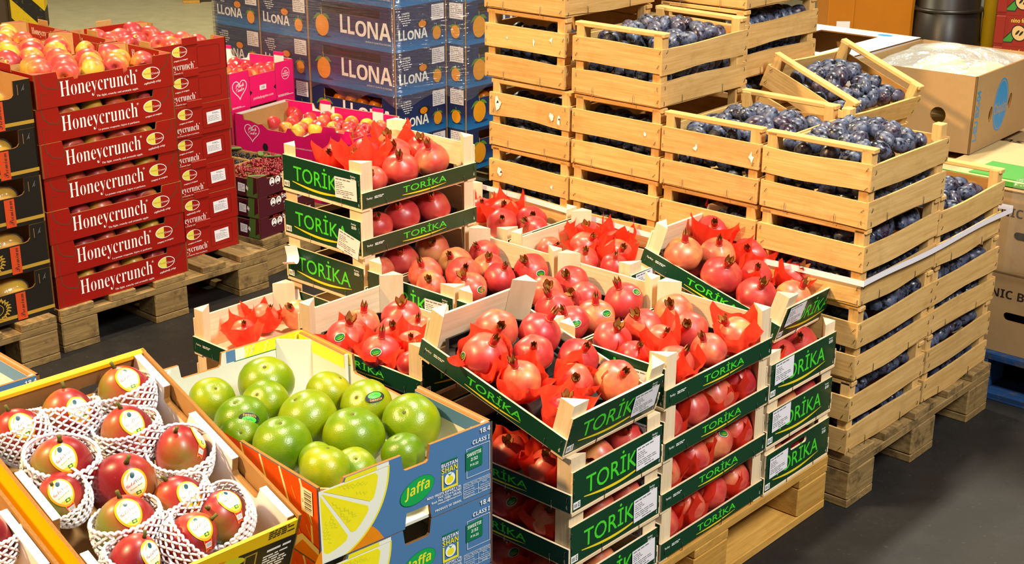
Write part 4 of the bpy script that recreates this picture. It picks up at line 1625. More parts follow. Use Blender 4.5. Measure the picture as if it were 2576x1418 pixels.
def jaffa_box(M, label, group=None):
    global _jm
    c = thing('citrus_carton', label, 'box', M, group)
    X, Y, t = 0.392, 0.62, 0.006
    L = -X / 2
    top = notched(X, JH, [(L + 0.178, L + 0.243, 0.032)])
    front = [(L, 0), (L + 0.183, 0), (L + 0.187, 0.03), (L + 0.24, 0.03), (L + 0.244, 0)] + top[1:-1] + [(L + 0.056, JH), (L + 0.045, JH - 0.018), (L + 0.012, JH - 0.02), (L, JH - 0.004)]
    back = notched(X, JH, [(0.006, 0.106, 0.03)])
    r = Y / 2
    side_r = notched(Y, JH + 0.0, [(-r + 0.215, -r + 0.43, 0.040)])
    side_l = notched(Y, JH, [(r - 0.40, r - 0.24, 0.04)])
    mats = {'-y': M_BLUEJ, '+y': M_BLUEJ, '-x': M_BLUEJ, '+x': M_BLUEJ}
    P = box_shell(c, X, Y, JH, t, mats, {'-y': [front], '+y': [back], '-x': [side_l], '+x': [side_r]}, M_JIN)
    if _jm is None:
        _jm = (jaffa_front_art(), jaffa_side_art(), jaffa_band(X, 0.022, X / 2 - 0.006, JH), jaffa_band(Y, -0.304, -0.125, JH))
    ob('carton_print', _jm[0], P['-y'])
    ob('carton_print', _jm[1], P['-x'])
    # inner faces of the far walls carry the folded-over print
    ob('rim_print', _jm[2], P['+y'], TR(0, 0, -t) @ RY(PI))
    ob('rim_print', _jm[3], P['+x'], TR(0, 0, -t) @ RY(PI))
    # upright gussets across the far corners, double board beside the notches
    for (x0, y0), (x1, y1), gm in (((X - 0.07, Y - t), (X - t, Y - 0.07), M_JIN), ((t, Y - 0.07), (0.07, Y - t), M_JIN), ((t, 0.05), (0.05, t), M_CARD), ((X - 0.05, t), (X - t, 0.05), M_JIN)):
        dx, dy = x1 - x0, y1 - y0
        ang = math.atan2(dy, dx)
        g = MB().box((0, 0, JH / 2 - (0.0015 if y0 > .3 else 0.009)), (math.hypot(dx, dy), 0.004, JH - (0.006 if y0 > .3 else 0.024)), gm, TR((x0 + x1) / 2, (y0 + y1) / 2, 0) @ RZ(ang))
        gg = ob('corner_gusset', g.mesh('corner_gusset'), c)
        if x0 > .3 and y0 > .3:
            wd = math.hypot(dx, dy) / 2
            ob('rim_print', Art().rect(-wd, JH - .032, wd, JH - .006, M_LEMON).mesh('rim_print'), gg, TR((x0 + x1) / 2, (y0 + y1) / 2, 0) @ RZ(ang) @ TR(0, .0021, 0) @ RX(PI / 2) @ RY(PI))
    for y0, y1 in ((Y - 0.18, Y - 0.012), (0.012, 0.21)):
        ob('folded_flap', MB().box((0, 0, 0), (0.010, y1 - y0, JH - 0.012), M_JIN, bevel=0.002, mats={'+z': M_CARDD}).mesh('folded_flap'), c,
           TR(X - 0.012, (y0 + y1) / 2, JH / 2 + 0.005))
        fb = Art()
        fb.rect(-(y1 - y0) / 2 + .002, JH - .032, (y1 - y0) / 2 - .002, JH - .004, M_BLUEJ if y0 < .1 else M_LEMON)
        ob('rim_print', fb.mesh('rim_print'), c, TR(X - 0.0172, (y0 + y1) / 2, 0) @ face('-x', 0))
    return c


JAF = frame(-0.3246, 2.0971, PI / 2 - 0.831)
make_pallet('pallet', 'wooden pallet hidden under the blue citrus cartons', JAF(0, 0), 0.39, 0.61, M_PALLET)
for k in range(3):
    jaffa_box(JAF(0, 0, 0.145 + 0.1495 * k, 0), ['blue citrus carton at the bottom of its stack', 'blue citrus carton directly under the open one',
                                                'open blue citrus carton full of green sweeties'][k])
J2 = frame(-1.211, 2.284, PI / 2 - 0.77)
make_pallet('pallet', 'wooden pallet hidden under the citrus carton at the left edge', J2(0, 0), 0.39, 0.61, M_PALLET)
for k in range(3):
    jaffa_box(J2(0, 0, 0.145 + 0.1495 * k), ['bottom citrus carton at the left edge', 'second citrus carton at the left edge',
                                             'open citrus carton cut off by the left edge'][k])

# ------------------------------------------------------------------ green sweeties
def sweet_mesh(seed):
    r = random.Random(seed)
    a1, a2 = r.uniform(0, 6), r.uniform(0, 6)
    prof = [(0.0005, -0.93), (0.2, -0.915), (0.45, -0.83), (0.7, -0.66), (0.88, -0.42), (0.98, -0.12), (1.0, 0.1), (0.96, 0.33), (0.85, 0.56), (0.66, 0.75),
            (0.42, 0.875), (0.2, 0.915), (0.09, 0.90), (0.0005, 0.885)]
    m = MB().lathe([(x * 0.05, z * 0.05) for x, z in prof], 30, M_SWEET, fn=lambda a, i: 1 + 0.02 * math.cos(2 * a + a1) + 0.012 * math.cos(5 * a + a2), close=False)
    return m.mesh('sweetie')


SW = [sweet_mesh(k) for k in range(3)]
SWEET = [(0.089,0.489,0.0452), (0.212,0.484,0.0561), (0.160,0.405,0.0466), (0.081,0.364,0.0513), (0.275,0.357,0.0472), (0.178,0.286,0.0590), (0.298,0.261,0.0526), (0.315,0.143,0.0572),
         (0.080,0.227,0.0560), (0.198,0.168,0.0582), (0.060,0.339,0.0415), (0.239,0.073,0.0406), (0.138,0.085,0.0397), (0.082,0.097,0.0463), (0.106,0.153,0.0359)]
grp = []
for k, (x, y, R) in enumerate(SWEET):
    d = Vector((rnd.uniform(-.7, .5), rnd.uniform(-.7, .3), rnd.uniform(0.4, 1)))
    if k in (9, 8):
        d = Vector((-0.1, -0.1, 1))
    o = thing('sweetie', 'sweetie', 'fruit', JAF(0, 0, 0.594 - 0.035) @ TR(x, y, -0.012 if R < 0.043 else 0) @ aim(d, rnd.uniform(0, 6)) @ SC(*(3 * (R / 0.05,))), None, SW[k % 3])
    ob('stem_scar', MB().lathe([(0.0005, 0.0), (0.003, 0.0005), (0.004, -0.001)], 8, M_STEMG, close=False).mesh('stem_scar'), o, TR(0, 0, 0.0452))
    if k in (3, 6):
        a = Art(0.00008)
        a.ell(0, 0, 0.021, 0.011, M_INK)
        a.ell(0, -0.002 if k == 3 else 0.003, 0.014, 0.0062, M_LIME)
        a.text('Sweetie', 0, 0.0045 if k == 3 else -0.0085, M_GOLD, w=0.026, st='bold', anchor='c', arc=-8 if k == 3 else 8)
        a.text('Jaffa', 0, -0.0045 if k == 3 else 0.0005, M_JDARK, w=0.012, st='bold', anchor='c')
        skin_sticker(a, 'sticker', o, 0.25 if k == 3 else 0.3, 0.1 if k == 3 else 0.35, -0.2 if k == 3 else 0.2, lambda d: 0.0502, 'black and green oval sticker')
    grp.append(o)
name_row(grp, 'glossy green sweetie, %s of the blue carton', 'sweeties in the blue carton')

# ------------------------------------------------------------------ mango cartons in the near left corner
M_YELC = plain('yellow_carton_print', '#f0c40c', 0.4)
M_WHITEC = plain('white_carton_inside', '#f2ecea', 0.5)
MNG = euler6(-0.6265, 2.0615, 0.657, 0, 0, 0.7962) @ RX(0.3396)


def mango_front_art():
    a = Art()
    w = 0.352
    r = w / 2
    a.poly([(r - 0.135, 0.001), (r - 0.003, 0.001), (r - 0.003, 0.088), (r - 0.118, 0.094)], M_BLACKC)
    a.ell(r - 0.165, 0.058, 0.048, 0.040, M_ORFL2, rot=0.3)
    a.ell(r - 0.150, 0.062, 0.030, 0.030, M_OROUT, rot=0.3)
    a.ell(r - 0.125, 0.085, 0.022, 0.008, M_LEMOND, rot=-0.3)
    a.rect(r - 0.105, 0.02, r - 0.08, 0.085, M_GOLD)
    a.rect(r - 0.102, 0.023, r - 0.083, 0.082, M_BLACKC)
    a.words(r - 0.06, 0.070, r - 0.012, 0.079, 1, M_WHITE, 6)
    a.words(r - 0.066, 0.012, r - 0.012, 0.066, 9, M_WHITE, 8)
    a.words(r - 0.062, 0.101, r - 0.010, 0.120, 4, M_INK, 9)
    return a.mesh('carton_print')


M_ORFL2 = plain('mango_print', '#e08a1a', 0.45)


def mango_box(M, label):
    c = thing('mango_carton', label, 'box', M)
    w, l, h, t = 0.352, 0.48, 0.125, 0.006
    B = TR(0, 0, -h)
    ob('base', MB().box((0, 0, t / 2), (w - .014, l - .014, t), M_CARD).mesh('base'), c, B)
    fr = ob('side_panel', MB().panel([rect_loop(w, h - 0.004)], t, M_YELC, M_CARD, M_YELC).mesh('side_panel'), c, B @ face('-y', l / 2))
    ob('carton_print', mango_front_art(), fr)
    hole = rrect(-0.105, 0.060, -0.045, 0.086, 0.012)
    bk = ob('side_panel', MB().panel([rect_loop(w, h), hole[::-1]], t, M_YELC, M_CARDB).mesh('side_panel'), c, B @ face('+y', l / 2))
    ob('folded_rim', MB().box((0, 0, 0), (w + 0.004, 0.012, 0.012), M_YELC, bevel=0.002).mesh('folded_rim'), c, TR(0, l / 2 - 0.003, -0.002))
    for s_ in (-1, 1):
        n = [(-0.155, -0.075, 0.028), (0.055, 0.135, 0.028)] if s_ > 0 else [(-0.150, -0.06, 0.028), (0.06, 0.14, 0.028)]
        ol = notched(l - 0.016, h, n)
        side = '+x' if s_ > 0 else '-x'
        ob('inner_wall', MB().panel([ol], 0.012, M_CARD, M_WHITEC).mesh('inner_wall'), c, B @ face(side, w / 2 - 0.010))
        edges = [-l / 2 + 0.008] + [q for z in sorted(n if s_ > 0 else n) for q in z[:2]] + [l / 2 - 0.008]
        for k in range(0, len(edges), 2):
            a0, a1 = edges[k], edges[k + 1]
            cap = MB().box(((a0 + a1) / 2, h + 0.0008, -0.007), (a1 - a0, 0.0016, 0.014), M_WHITEC)
            ob('white_fold', cap.mesh('white_fold'), c, B @ face(side, w / 2 - 0.010))
        ob('side_panel', MB().panel([notched(l, h + 0.004, [])], t, M_YELC, M_CARD).mesh('side_panel'), c, B @ face(side, w / 2))
    return c


mango_box(MNG, 'open yellow mango carton tilted forward in the near left corner')
MNG2 = MNG @ TR(-0.375, -0.055, -0.006)
mango_box(MNG2, 'yellow mango carton cut off by the bottom left corner')
SUP = TR(-0.6265, 2.0615, 0) @ RZ(0.7962)
make_pallet('pallet', 'wooden pallet hidden under the mango cartons', SUP @ TR(-0.60, -0.3, 0), 0.8, 0.6, M_PALLET)
for k in range(2):
    for q in range(2):
        c = thing('mango_carton', 'closed yellow carton %s under the tilted mango cartons' % ('low' if k == 0 else 'high') + (' on the right' if q == 0 else ' on the left'), 'box',
                  SUP @ TR(-0.375 * q, 0, 0.145 + 0.151 * k))
        ob('carton_body', MB().box((0, 0, 0.075), (0.352, 0.48, 0.149), M_YELC, bevel=0.003).mesh('carton_body'), c)
        ob('lid_seam', MB().box((0, 0, 0.1495), (0.02, 0.47, 0.0008), M_CARD).mesh('lid_seam'), c)


def mango_r(d):
    """local skin distance of the mango along direction d (stem at +z)"""
    x, y, z = d
    q = math.sqrt((x / 1.0) ** 2 + (y / 0.88) ** 2 + (z / 1.22) ** 2)
    return 0.048 / q * (1 - 0.06 * max(0, z) ** 2 + 0.035 * x * z)


def mango_mesh():
    m = MB()

    def fn(u, v):
        th, ph = PI * v, 2 * PI * u
        d = (math.sin(th) * math.cos(ph), math.sin(th) * math.sin(ph), math.cos(th))
        r = mango_r(d)
        return (d[0] * r, d[1] * r, d[2] * r)
    m.grid(fn, 28, 20, M_MANGO, wrap=True)
    return m.mesh('mango')


def net_mesh(seed, top=1.45, flare=0.0):
    """knitted foam sleeve: zig-zag strands that meet in a diamond lattice"""
    r = random.Random(seed)
    m = MB()
    N, rows = 32, 6
    for k in range(N):
        path = []
        n = rows * 6
        for i in range(n + 1):
            t = i / n
            th = PI - 0.35 - (PI - 0.35 - top) * t
            ph = 2 * PI * (k + 0.5) / N + (-1) ** k * (PI / N) * 0.92 * math.cos(PI * i / 3.0)
            d = Vector((math.sin(th) * math.cos(ph), math.sin(th) * math.sin(ph), math.cos(th)))
            rr = mango_r(d) * (1.06 + flare * t) + 0.0015 * math.sin(5 * ph + seed) * t
            path.append(d * rr)
        m.tube(path, 0.0023, 5, M_NET)
    # looped rim
    for k in range(N):
        th = top - 0.01
        a0 = 2 * PI * k / N
        pts = []
        for q in range(7):
            s_ = q / 6
            ph = a0 + (2 * PI / N) * (s_ - 0.5) + PI / N
            d = Vector((math.sin(th - 0.07 * math.sin(PI * s_)) * math.cos(ph), math.sin(th - 0.07 * math.sin(PI * s_)) * math.sin(ph), math.cos(th - 0.07 * math.sin(PI * s_))))
            pts.append(d * (mango_r(d) * (1.06 + flare) + 0.0008))
        m.tube(pts, 0.0027, 5, M_NET)
    return m.mesh('foam_net')


MANGO_ME = mango_mesh()
NETS = [net_mesh(0, 1.20, 0.20), net_mesh(1, 1.08, 0.18), net_mesh(2, 1.32, 0.22), net_mesh(3, 0.95, 0.0)]
MSTEM = MB().tube([(0, 0, 0.0), (0.001, 0, 0.006), (0.002, 0.001, 0.013)], [0.0042, 0.003, 0.0034], 8, M_STEMG).mesh('stem')
M_STY = plain('sticker_gold', '#eaa21a', 0.3)
M_STL = plain('sticker_cream', '#f6efc4', 0.3)


def mango_sticker():
    a = Art(0.00008)

    def drop(k):
        pts = []
        for i in range(36):
            t = 2 * PI * i / 36
            x, y = math.sin(t), math.cos(t)
            w = 0.021 * (1 + 0.12 * y)
            pts.append((x * w * k, y * 0.0265 * k + 0.008))
        return pts
    a.poly([(-0.0085, -0.012), (0.0085, -0.012), (0.0085, -0.046), (0, -0.039), (-0.0085, -0.046)], M_STY)
    a.poly([(-0.0075, -0.012), (0.0075, -0.012), (0.0075, -0.0435), (0, -0.037), (-0.0075, -0.0435)], plain('sticker_red', '#c4222a', 0.3))
    a.rect(-0.0068, -0.034, 0.0068, -0.022, M_WHITE)
    a.bars(-0.006, -0.032, 0.006, -0.023, M_GREY)
    a.poly(drop(1.0), M_STY)
    a.poly(drop(0.82), M_STL)
    a.poly([p for p in drop(0.81) if p[1] > 0.004], M_WHITE)
    a.poly([p for p in drop(0.80) if p[1] < -0.004], plain('sticker_yellow', '#f0d23c', 0.3))
    a.ell(0.001, 0.0225, 0.0036, 0.0052, plain('sticker_teal', '#1e4a58', 0.3), rot=-0.4)
    a.stroke([(-0.011 + 0.0125 * q / 8, 0.017 + 0.0105 * math.sin(1.7 * q / 8)) for q in range(9)], [0.0003 + 0.002 * math.sin(PI * q / 8) for q in range(9)], M_STY)
    a.text('Gold', -0.0145, 0.0055, plain('sticker_orange', '#d8601c', 0.3), w=0.0165, st='script', rot=0.18)
    a.text('Fruit', 0.0025, 0.0085, M_GREY, w=0.0125, rot=0.18)
    a.text('Premium Mango', -0.0105, -0.001, M_GREY, w=0.022, st='script', rot=0.18)
    a.rect(-0.0028, -0.0105, 0.0052, -0.0048, M_JDARK)
    a.poly([(-0.002, -0.0077), (0.0012, -0.0055), (0.0044, -0.0077), (0.0012, -0.0098)], M_JYEL)
    return a


#         x, y, R, stem direction, sticker (dx, dy, rot), net mesh (or None), net tilt
MANGOS = [(-0.100,0.160,0.0382,-0.2,0.5,0.8, 0.18,0.25,0.38, 1), (-0.010,0.165,0.0405,0.1,0.6,0.8, 0.5,0.15,0.42, 0), (0.106,0.175,0.0419,-0.2,0.5,0.8, 0.2,0.45,0.3, 2),
          (0.054,0.082,0.0419,-0.15,0.35,0.9, 0.3,0.3,0.4, 0), (0.106,0.000,0.0431,-0.26,0.11,0.96, 0.75,0.5,-0.55, 2), (-0.083,0.058,0.0478,-0.07,0.1,1.0, 0.18,0.22,0.45, 1),
          (-0.016,-0.018,0.0486,-0.10,-0.15,0.95, 0.36,-0.12,0.35, None), (-0.113,0.003,0.0367,-0.47,-0.07,0.88, 0.1,0.05,0.45, 0), (0.042,-0.102,0.0401,-0.3,0.5,0.7, 0.4,0.2,0.35, 0),
          (0.086,-0.159,0.0401,-0.69,0.03,0.72, 0.35,0.5,0.35, 2), (-0.060,-0.105,0.0439,-0.1,0.4,0.9, 0.16,0.35,0.35, 0), (0.006,-0.176,0.0403,0.57,-0.1,0.69, 0.5,0.32,0.35, 2),
          (-0.092,-0.176,0.0392,0.3,0.1,0.9, 0.7,0.1,0.3, 2)]


def mango(M, q):
    x, y, R, sx, sy, sz, a, b, rot, net = q
    s_ = R / 0.0425
    o = thing('mango', 'mango', 'fruit', M @ TR(x, y, -0.030) @ aim((sx, sy, sz), rnd.uniform(-0.5, 0.5) - 0.6) @ SC(s_, s_, s_), None, MANGO_ME)
    ob('stem', MSTEM, o, TR(0, 0, mango_r(Vector((0, 0, 1))) - 0.001) @ RX(rnd.uniform(-.3, .3)))
    if a is not None:
        st = skin_sticker(mango_sticker(), 'sticker', o, a, b, rot, mango_r, 'gold bordered tag-shaped sticker')
    if net is not None:
        ob('foam_net', NETS[net], o, RZ(rnd.uniform(0, 6)), label='white knitted foam net sleeve')
    return o


grp = [mango(MNG, q) for q in MANGOS]
name_row(grp, 'ripe red mango, %s of the tilted carton', 'mangoes in the tilted carton')
o = mango(MNG2, (0.115, 0.03, 0.042, 0.1, 0.3, 0.9, None, None, 0, 0))
tag(o, 'red mango in a foam net in the carton at the bottom left corner', None)

# ------------------------------------------------------------------ red apple cartons
HB = 0.105
M_LOGOY = plain('logo_straw_print', '#d8cf52', 0.45)
M_GROOVE = plain('board_cut', '#5a3218', 0.9)


def apple_logo(a, cx, cy, rx, ry, tag_text):
    a.ell(cx, cy, rx, ry, M_WHITE)
    a.ell(cx, cy, rx * 0.93, ry * 0.90, M_RED)
    a.poly([(cx + rx * 0.93 * math.cos(t), cy + ry * 0.9 * math.sin(t)) for t in [PI / 2 + PI * k / 16 for k in range(17)]], M_LOGOY)
    a.text('Honey', cx - rx * 0.45, cy - ry * 0.25, M_ORNG, w=rx * 0.75, st='sans', anchor='c')
    a.text('Crunch', cx + rx * 0.45, cy - ry * 0.25, M_WHITE, w=rx * 0.8, st='sans', anchor='c')
    a.text(tag_text, cx + rx * 0.1, cy - ry * 1.75, M_WHITE, w=rx * 1.9, st='ital', anchor='c', rot=0.05)


def honey_long(tagline, sub):
    a = Art()
    for s_ in (-1, 1):
        a.stroke([(s_ * 0.228, 0.1045), (s_ * 0.222, 0.075), (s_ * 0.205, 0.060), (s_ * 0.176, 0.052), (s_ * 0.166, 0.062), (s_ * 0.164, 0.080)], 0.0035, M_GROOVE)
        a.stroke([(s_ * 0.228, 0.001), (s_ * 0.228, 0.046), (s_ * 0.205, 0.042)], 0.002, M_GROOVE) if s_ < 0 else None
    a.text('Honeycrunch', -0.163, 0.0135, M_WHITE, w=0.268, h=0.060, st='serif', off=-0.014)
    a.text('®', 0.104, 0.064, M_WHITE, h=0.007)
    a.text(tagline, -0.040, 0.0065, M_WHITE, w=0.150, st='serif', off=-0.01)
    apple_logo(a, 0.160, 0.052, 0.033, 0.0195, sub)
    return a.mesh('carton_print')


def honey_end(tagline, sub, label):
    a = Art()
    apple_logo(a, -0.040, 0.078, 0.030, 0.018, sub)
    a.text('Honeycrunch', 0.012, 0.012, M_WHITE, w=0.130, h=0.029, st='serif', off=-0.014, anchor='r')
    a.text('®', 0.013, 0.037, M_WHITE, h=0.004)
    a.text(tagline, 0.012, 0.005, M_WHITE, w=0.11, st='serif', off=-0.01, anchor='r')
    fr = rrect(0.030, 0.018, 0.122, 0.086, 0.007)
    a.stroke(fr, 0.0012, plain('dark_red_line', '#5a0e0a', 0.5), closed=True)
    if label:
        x0, z0, x1, z1 = 0.048, 0.030, 0.108, 0.074
        a.poly([(x0, z0), (x1, z0 + 0.003), (x1 - 0.002, z1), (x0 - 0.002, z1 - 0.003)], M_PAPER)
        a.words(x0 + 0.022, z1 - 0.012, x1 - 0.006, z1 - 0.006, 2, M_GREY, 3)
        a.words(x0 + 0.004, z0 + 0.008, x1 - 0.006, z1 - 0.015, 6, M_GREY, 9, 0.35)
    return a.mesh('carton_print')


def inner_flap():
    """red print folded inwards at the middle of the short side, with the brand name"""
    a = Art()
    a.rect(-0.085, 0.03, 0.085, HB - 0.002, M_RED)
    a.text('Honeycrunch', 0, 0.060, M_WHITE, w=0.135, h=0.030, st='serif', off=-0.014, anchor='c')
    return a.mesh('folded_print')


HA = {}
for k, (tl, sb) in enumerate((('La pomme croquante, légère et parfumée.', 'croquez et croquez'), ('The light, crunchy and aromatic apple.', 'explosively crisp'))):
    HA['long', k] = honey_long(tl, sb)
    HA['end', k, 0] = honey_end(tl, sb, False)
    HA['end', k, 1] = honey_end(tl, sb, True)
HA['flap'] = inner_flap()
_x, _y, _t = 0.49, 0.30, 0.005
HA['lp'] = MB().panel([[(-.245, 0), (.245, 0), (.245, HB - .001), (.170, HB - .001), (.166, .082), (-.166, .082), (-.170, HB - .001), (-.245, HB - .001)]], _t, M_RED, M_CARD).mesh('side_panel')
HA['ep'] = MB().panel([[(-.15, 0), (.15, 0), (.15, HB - .001), (-.15, HB - .001)]], _t, M_RED, M_CARD).mesh('end_panel')
HA['base'] = MB().box((0, 0, .003), (.478, .288, .005), M_CARD).mesh('base')
HA['tab'] = MB().box((0, 0, 0), (.062, .003, .026), M_CARD, bevel=.001, mats={'-y': M_RED}).mesh('locking_tab')
HA['gus'] = MB().prism([(0, 0), (.045, 0), (0, .045)], HB - .004, M_CARD, None, M_RED).mesh('corner_post')


def honey_box(M, label, k, sticker, show_end, full=True):
    c = thing('apple_carton', label, 'box', M)
    ob('base', HA['base'], c)
    for side in ('-y', '+y'):
        p = ob('side_panel', HA['lp'], c, face(side, _y / 2))
        if full:
            ob('carton_print', HA['long', k % 2], p)
    for side in ('-x', '+x'):
        p = ob('end_panel', HA['ep'], c, face(side, _x / 2))
        if full and show_end:
            ob('carton_print', HA['end', k % 2, sticker], p)
        if full:
            ob('folded_print', HA['flap'], p, TR(0, 0, -_t) @ RY(PI))
            ob('locking_tab', HA['tab'], p, TR(0.0, HB + .004, 0.0025) @ RX(PI / 2) @ RX(-PI / 2) @ RX(-PI / 2) @ RX(PI / 2) @ TR(0, 0, 0) @ RX(-PI / 2))
    for sx in (-1, 1):
        for sy in (-1, 1):
            ob('corner_post', HA['gus'], c, TR(sx * .2395, sy * .1445, .002) @ Matrix.Diagonal((-sx, -sy, 1, 1)))
    return c


for k in range(7):
    jx, jy = rnd.uniform(-.004, .004), rnd.uniform(-.004, .004)
    honey_box(HON(.237, .15, .145 + HB * k, rnd.uniform(-.008, .008)) @ TR(jx, jy, 0),
              'red apple carton with large white brand name, %s in the front stack' % lvl(7, k), k + 1, 0, False)
    honey_box(HON(.634, .356, .145 + HB * k, PI / 2 + rnd.uniform(-.01, .01)) @ TR(rnd.uniform(-.006, .006), rnd.uniform(-.005, .005), 0),
              'red apple carton showing its short end, %s in the right-hand stack' % lvl(7, k), (1 if k == 1 else 0), 0 if k >= 5 else 1, True)
    honey_box(HON(.245, .462, .145 + HB * k), 'red apple carton, %s in the stack behind the front one' % lvl(7, k), k, 0, False, k == 6)
    honey_box(HON(.245, .772, .145 + HB * k), 'red apple carton, %s in the rearmost left stack' % lvl(7, k), k, 0, False, k == 6)


# ------------------------------------------------------------------ apples
def apple_mesh(seed, mat, R):
    r = random.Random(seed)
    a1 = r.uniform(0, 6)
    prof = [(0.0005, -0.74), (0.12, -0.80), (0.3, -0.86), (0.52, -0.80), (0.74, -0.60), (0.91, -0.28), (1.0, 0.08), (0.99, 0.34), (0.88, 0.62), (0.66, 0.82), (0.40, 0.86),
            (0.2, 0.76), (0.08, 0.62), (0.0005, 0.56)]
    return MB().lathe([(x * R, z * R) for x, z in prof], 22, mat, fn=lambda a, i: 1 + 0.02 * math.cos(5 * a + a1), close=False).mesh('apple')


APH = [apple_mesh(k, M_APPLE, 0.042) for k in range(2)]
APP = [apple_mesh(k + 5, M_APPLEP, 0.029) for k in range(2)]
STALK = MB().tube([(0, 0, 0.020), (0.001, 0, 0.032), (0.004, 0, 0.040)], [0.0012, 0.001, 0.0016], 5, M_STEMG).mesh('stalk')


def apple(M, R, R0, meshes, k, sticker=None, d=None):
    s_ = R / R0
    d = d or Vector((rnd.uniform(-1, 1), rnd.uniform(-1, 1), rnd.uniform(-0.3, 0.7)))
    o = thing('apple', 'apple', 'fruit', M @ aim(d, rnd.uniform(0, 6)) @ SC(s_, s_, s_), None, meshes[k % 2])
    if d[2] > 0.35 and R0 < 0.035:
        ob('stalk', STALK, o, SC(.7, .7, .7))
    if sticker:
        a = Art(0.00008)
        if sticker == 'h':
            a.ell(0, 0, 0.0088, 0.0062, M_STL)
            a.ell(0, 0, 0.008, 0.0054, M_ORNG)
            a.poly([(0.008 * math.cos(t), 0.0054 * math.sin(t)) for t in [PI / 2 + PI * q / 12 for q in range(13)]], M_LOGOY)
        else:
            a.ell(0, 0, 0.0078, 0.0078, M_WHITE)
            a.stroke(heart(0, 0.001, 0.0048), 0.0011, M_PINK, closed=True)
        skin_sticker(a, 'sticker', o, rnd.uniform(-.3, .4), rnd.uniform(0, .5), rnd.uniform(-.4, .4), lambda q: R0 * 0.985, 'small round sticker')
    return o


def heart(cx, cy, r):
    pts = []
    for k in range(28):
        t = 2 * PI * k / 28
        x = 16 * math.sin(t) ** 3
        y = 13 * math.cos(t) - 5 * math.cos(2 * t) - 2 * math.cos(3 * t) - math.cos(4 * t)
        pts.append((cx + x / 16 * r, cy + y / 16 * r))
    return pts


HAP = {'the front carton': [(0.111,0.198,0.0442), (0.093,0.130,0.0437), (0.220,0.227,0.0452), (0.182,0.139,0.0443), (0.131,0.045,0.0433), (0.290,0.182,0.0416), (0.252,0.100,0.0421), (0.216,0.040,0.0414),
                                (0.379,0.188,0.0435), (0.342,0.096,0.0427), (0.300,0.042,0.0418), (0.400,0.042,0.0376)],
       'the second carton': [(0.198,0.490,0.0428), (0.153,0.415,0.0420), (0.109,0.350,0.0413), (0.272,0.475,0.0432), (0.233,0.405,0.0425), (0.187,0.340,0.0417), (0.354,0.465,0.0423), (0.317,0.390,0.0417),
                                     (0.279,0.345,0.0410), (0.382,0.340,0.0312)],
       'the rearmost left carton': [(0.350,0.779,0.0412), (0.309,0.698,0.0406), (0.264,0.656,0.0372), (0.343,0.651,0.0349)],
       'the short-ended right carton': [(0.692,0.523,0.0378), (0.596,0.456,0.0370), (0.530,0.411,0.0364), (0.603,0.361,0.0352), (0.541,0.333,0.0334), (0.690,0.415,0.0373), (0.678,0.306,0.0354),
                                                (0.611,0.266,0.0348), (0.700,0.240,0.0352), (0.619,0.190,0.0345), (0.718,0.178,0.0324), (0.538,0.507,0.0355)]}
n = 0
for w, L in HAP.items():
    grp = []
    for k, (x, y, R) in enumerate(L):
        n += 1
        grp.append(apple(HON(x, y, 0.857), R, 0.042, APH, n, 'h' if n % 3 == 0 else None, Vector((rnd.uniform(-1, .2), rnd.uniform(-1, 1), rnd.uniform(-.4, .4)))))
    name_row(grp, 'red and yellow apple, %s of ' + w, 'apples in ' + w)
for k in range(6):
    grp = [apple(HON(0.125 + 0.085 * q + rnd.uniform(-.01, .01), 0.055, 0.145 + HB * k + 0.058), 0.041, 0.042, APH, q, None, Vector((rnd.uniform(-1, 1), rnd.uniform(-1, 1), 0.2))) for q in range(4)]
    name_row(grp, 'apple, %s inside the front red carton ' + lvl(7, k), 'apples in the gap of the %s front carton' % lvl(7, k))


# ------------------------------------------------------------------ black mango cartons at the left edge
def black_art():
    a = Art()
    w = 0.40
    r = w / 2
    a.rect(-r + .001, 0.012, r - .001, 0.023, M_GOLD)
    cx, cz = r - 0.205, 0.052
    a.ell(cx, cz, 0.036, 0.022, M_GOLD)
    a.ell(cx, cz, 0.034, 0.020, M_BLACKC)
    a.text('ORO', cx, cz - 0.008, M_GOLD, h=0.016, st='ital', anchor='c')
    for s_ in (-1, 1):
        for k in range(9):
            t = -1.1 + 2.2 * k / 8
            x, z = cx + s_ * 0.048 * math.cos(t), cz + 0.033 * math.sin(t)
            a.ell(x, z, 0.007, 0.0026, M_GOLD, n=8, rot=s_ * (t + 0.8) + (PI if s_ < 0 else 0))
            a.ell(x + s_ * .006, z, 0.007, 0.0026, M_GOLD, n=8, rot=s_ * (t - 0.2) + (PI if s_ < 0 else 0))
    a.rect(r - 0.128, 0.004, r - 0.095, 0.090, M_ORNG)
    a.text('Premium', r - 0.102, 0.010, M_INK, h=0.016, w=0.075, st='script', rot=PI / 2)
    r_ = random.Random(2)
    for k in range(5):
        a.stroke([(r - 0.03 + r_.uniform(-.008, .008), 0.115 + r_.uniform(-.01, .01)), (r - 0.025 + r_.uniform(-.008, .008), 0.12 + r_.uniform(-.01, .01))], 0.0012, M_GREY)
    return a.mesh('carton_print')


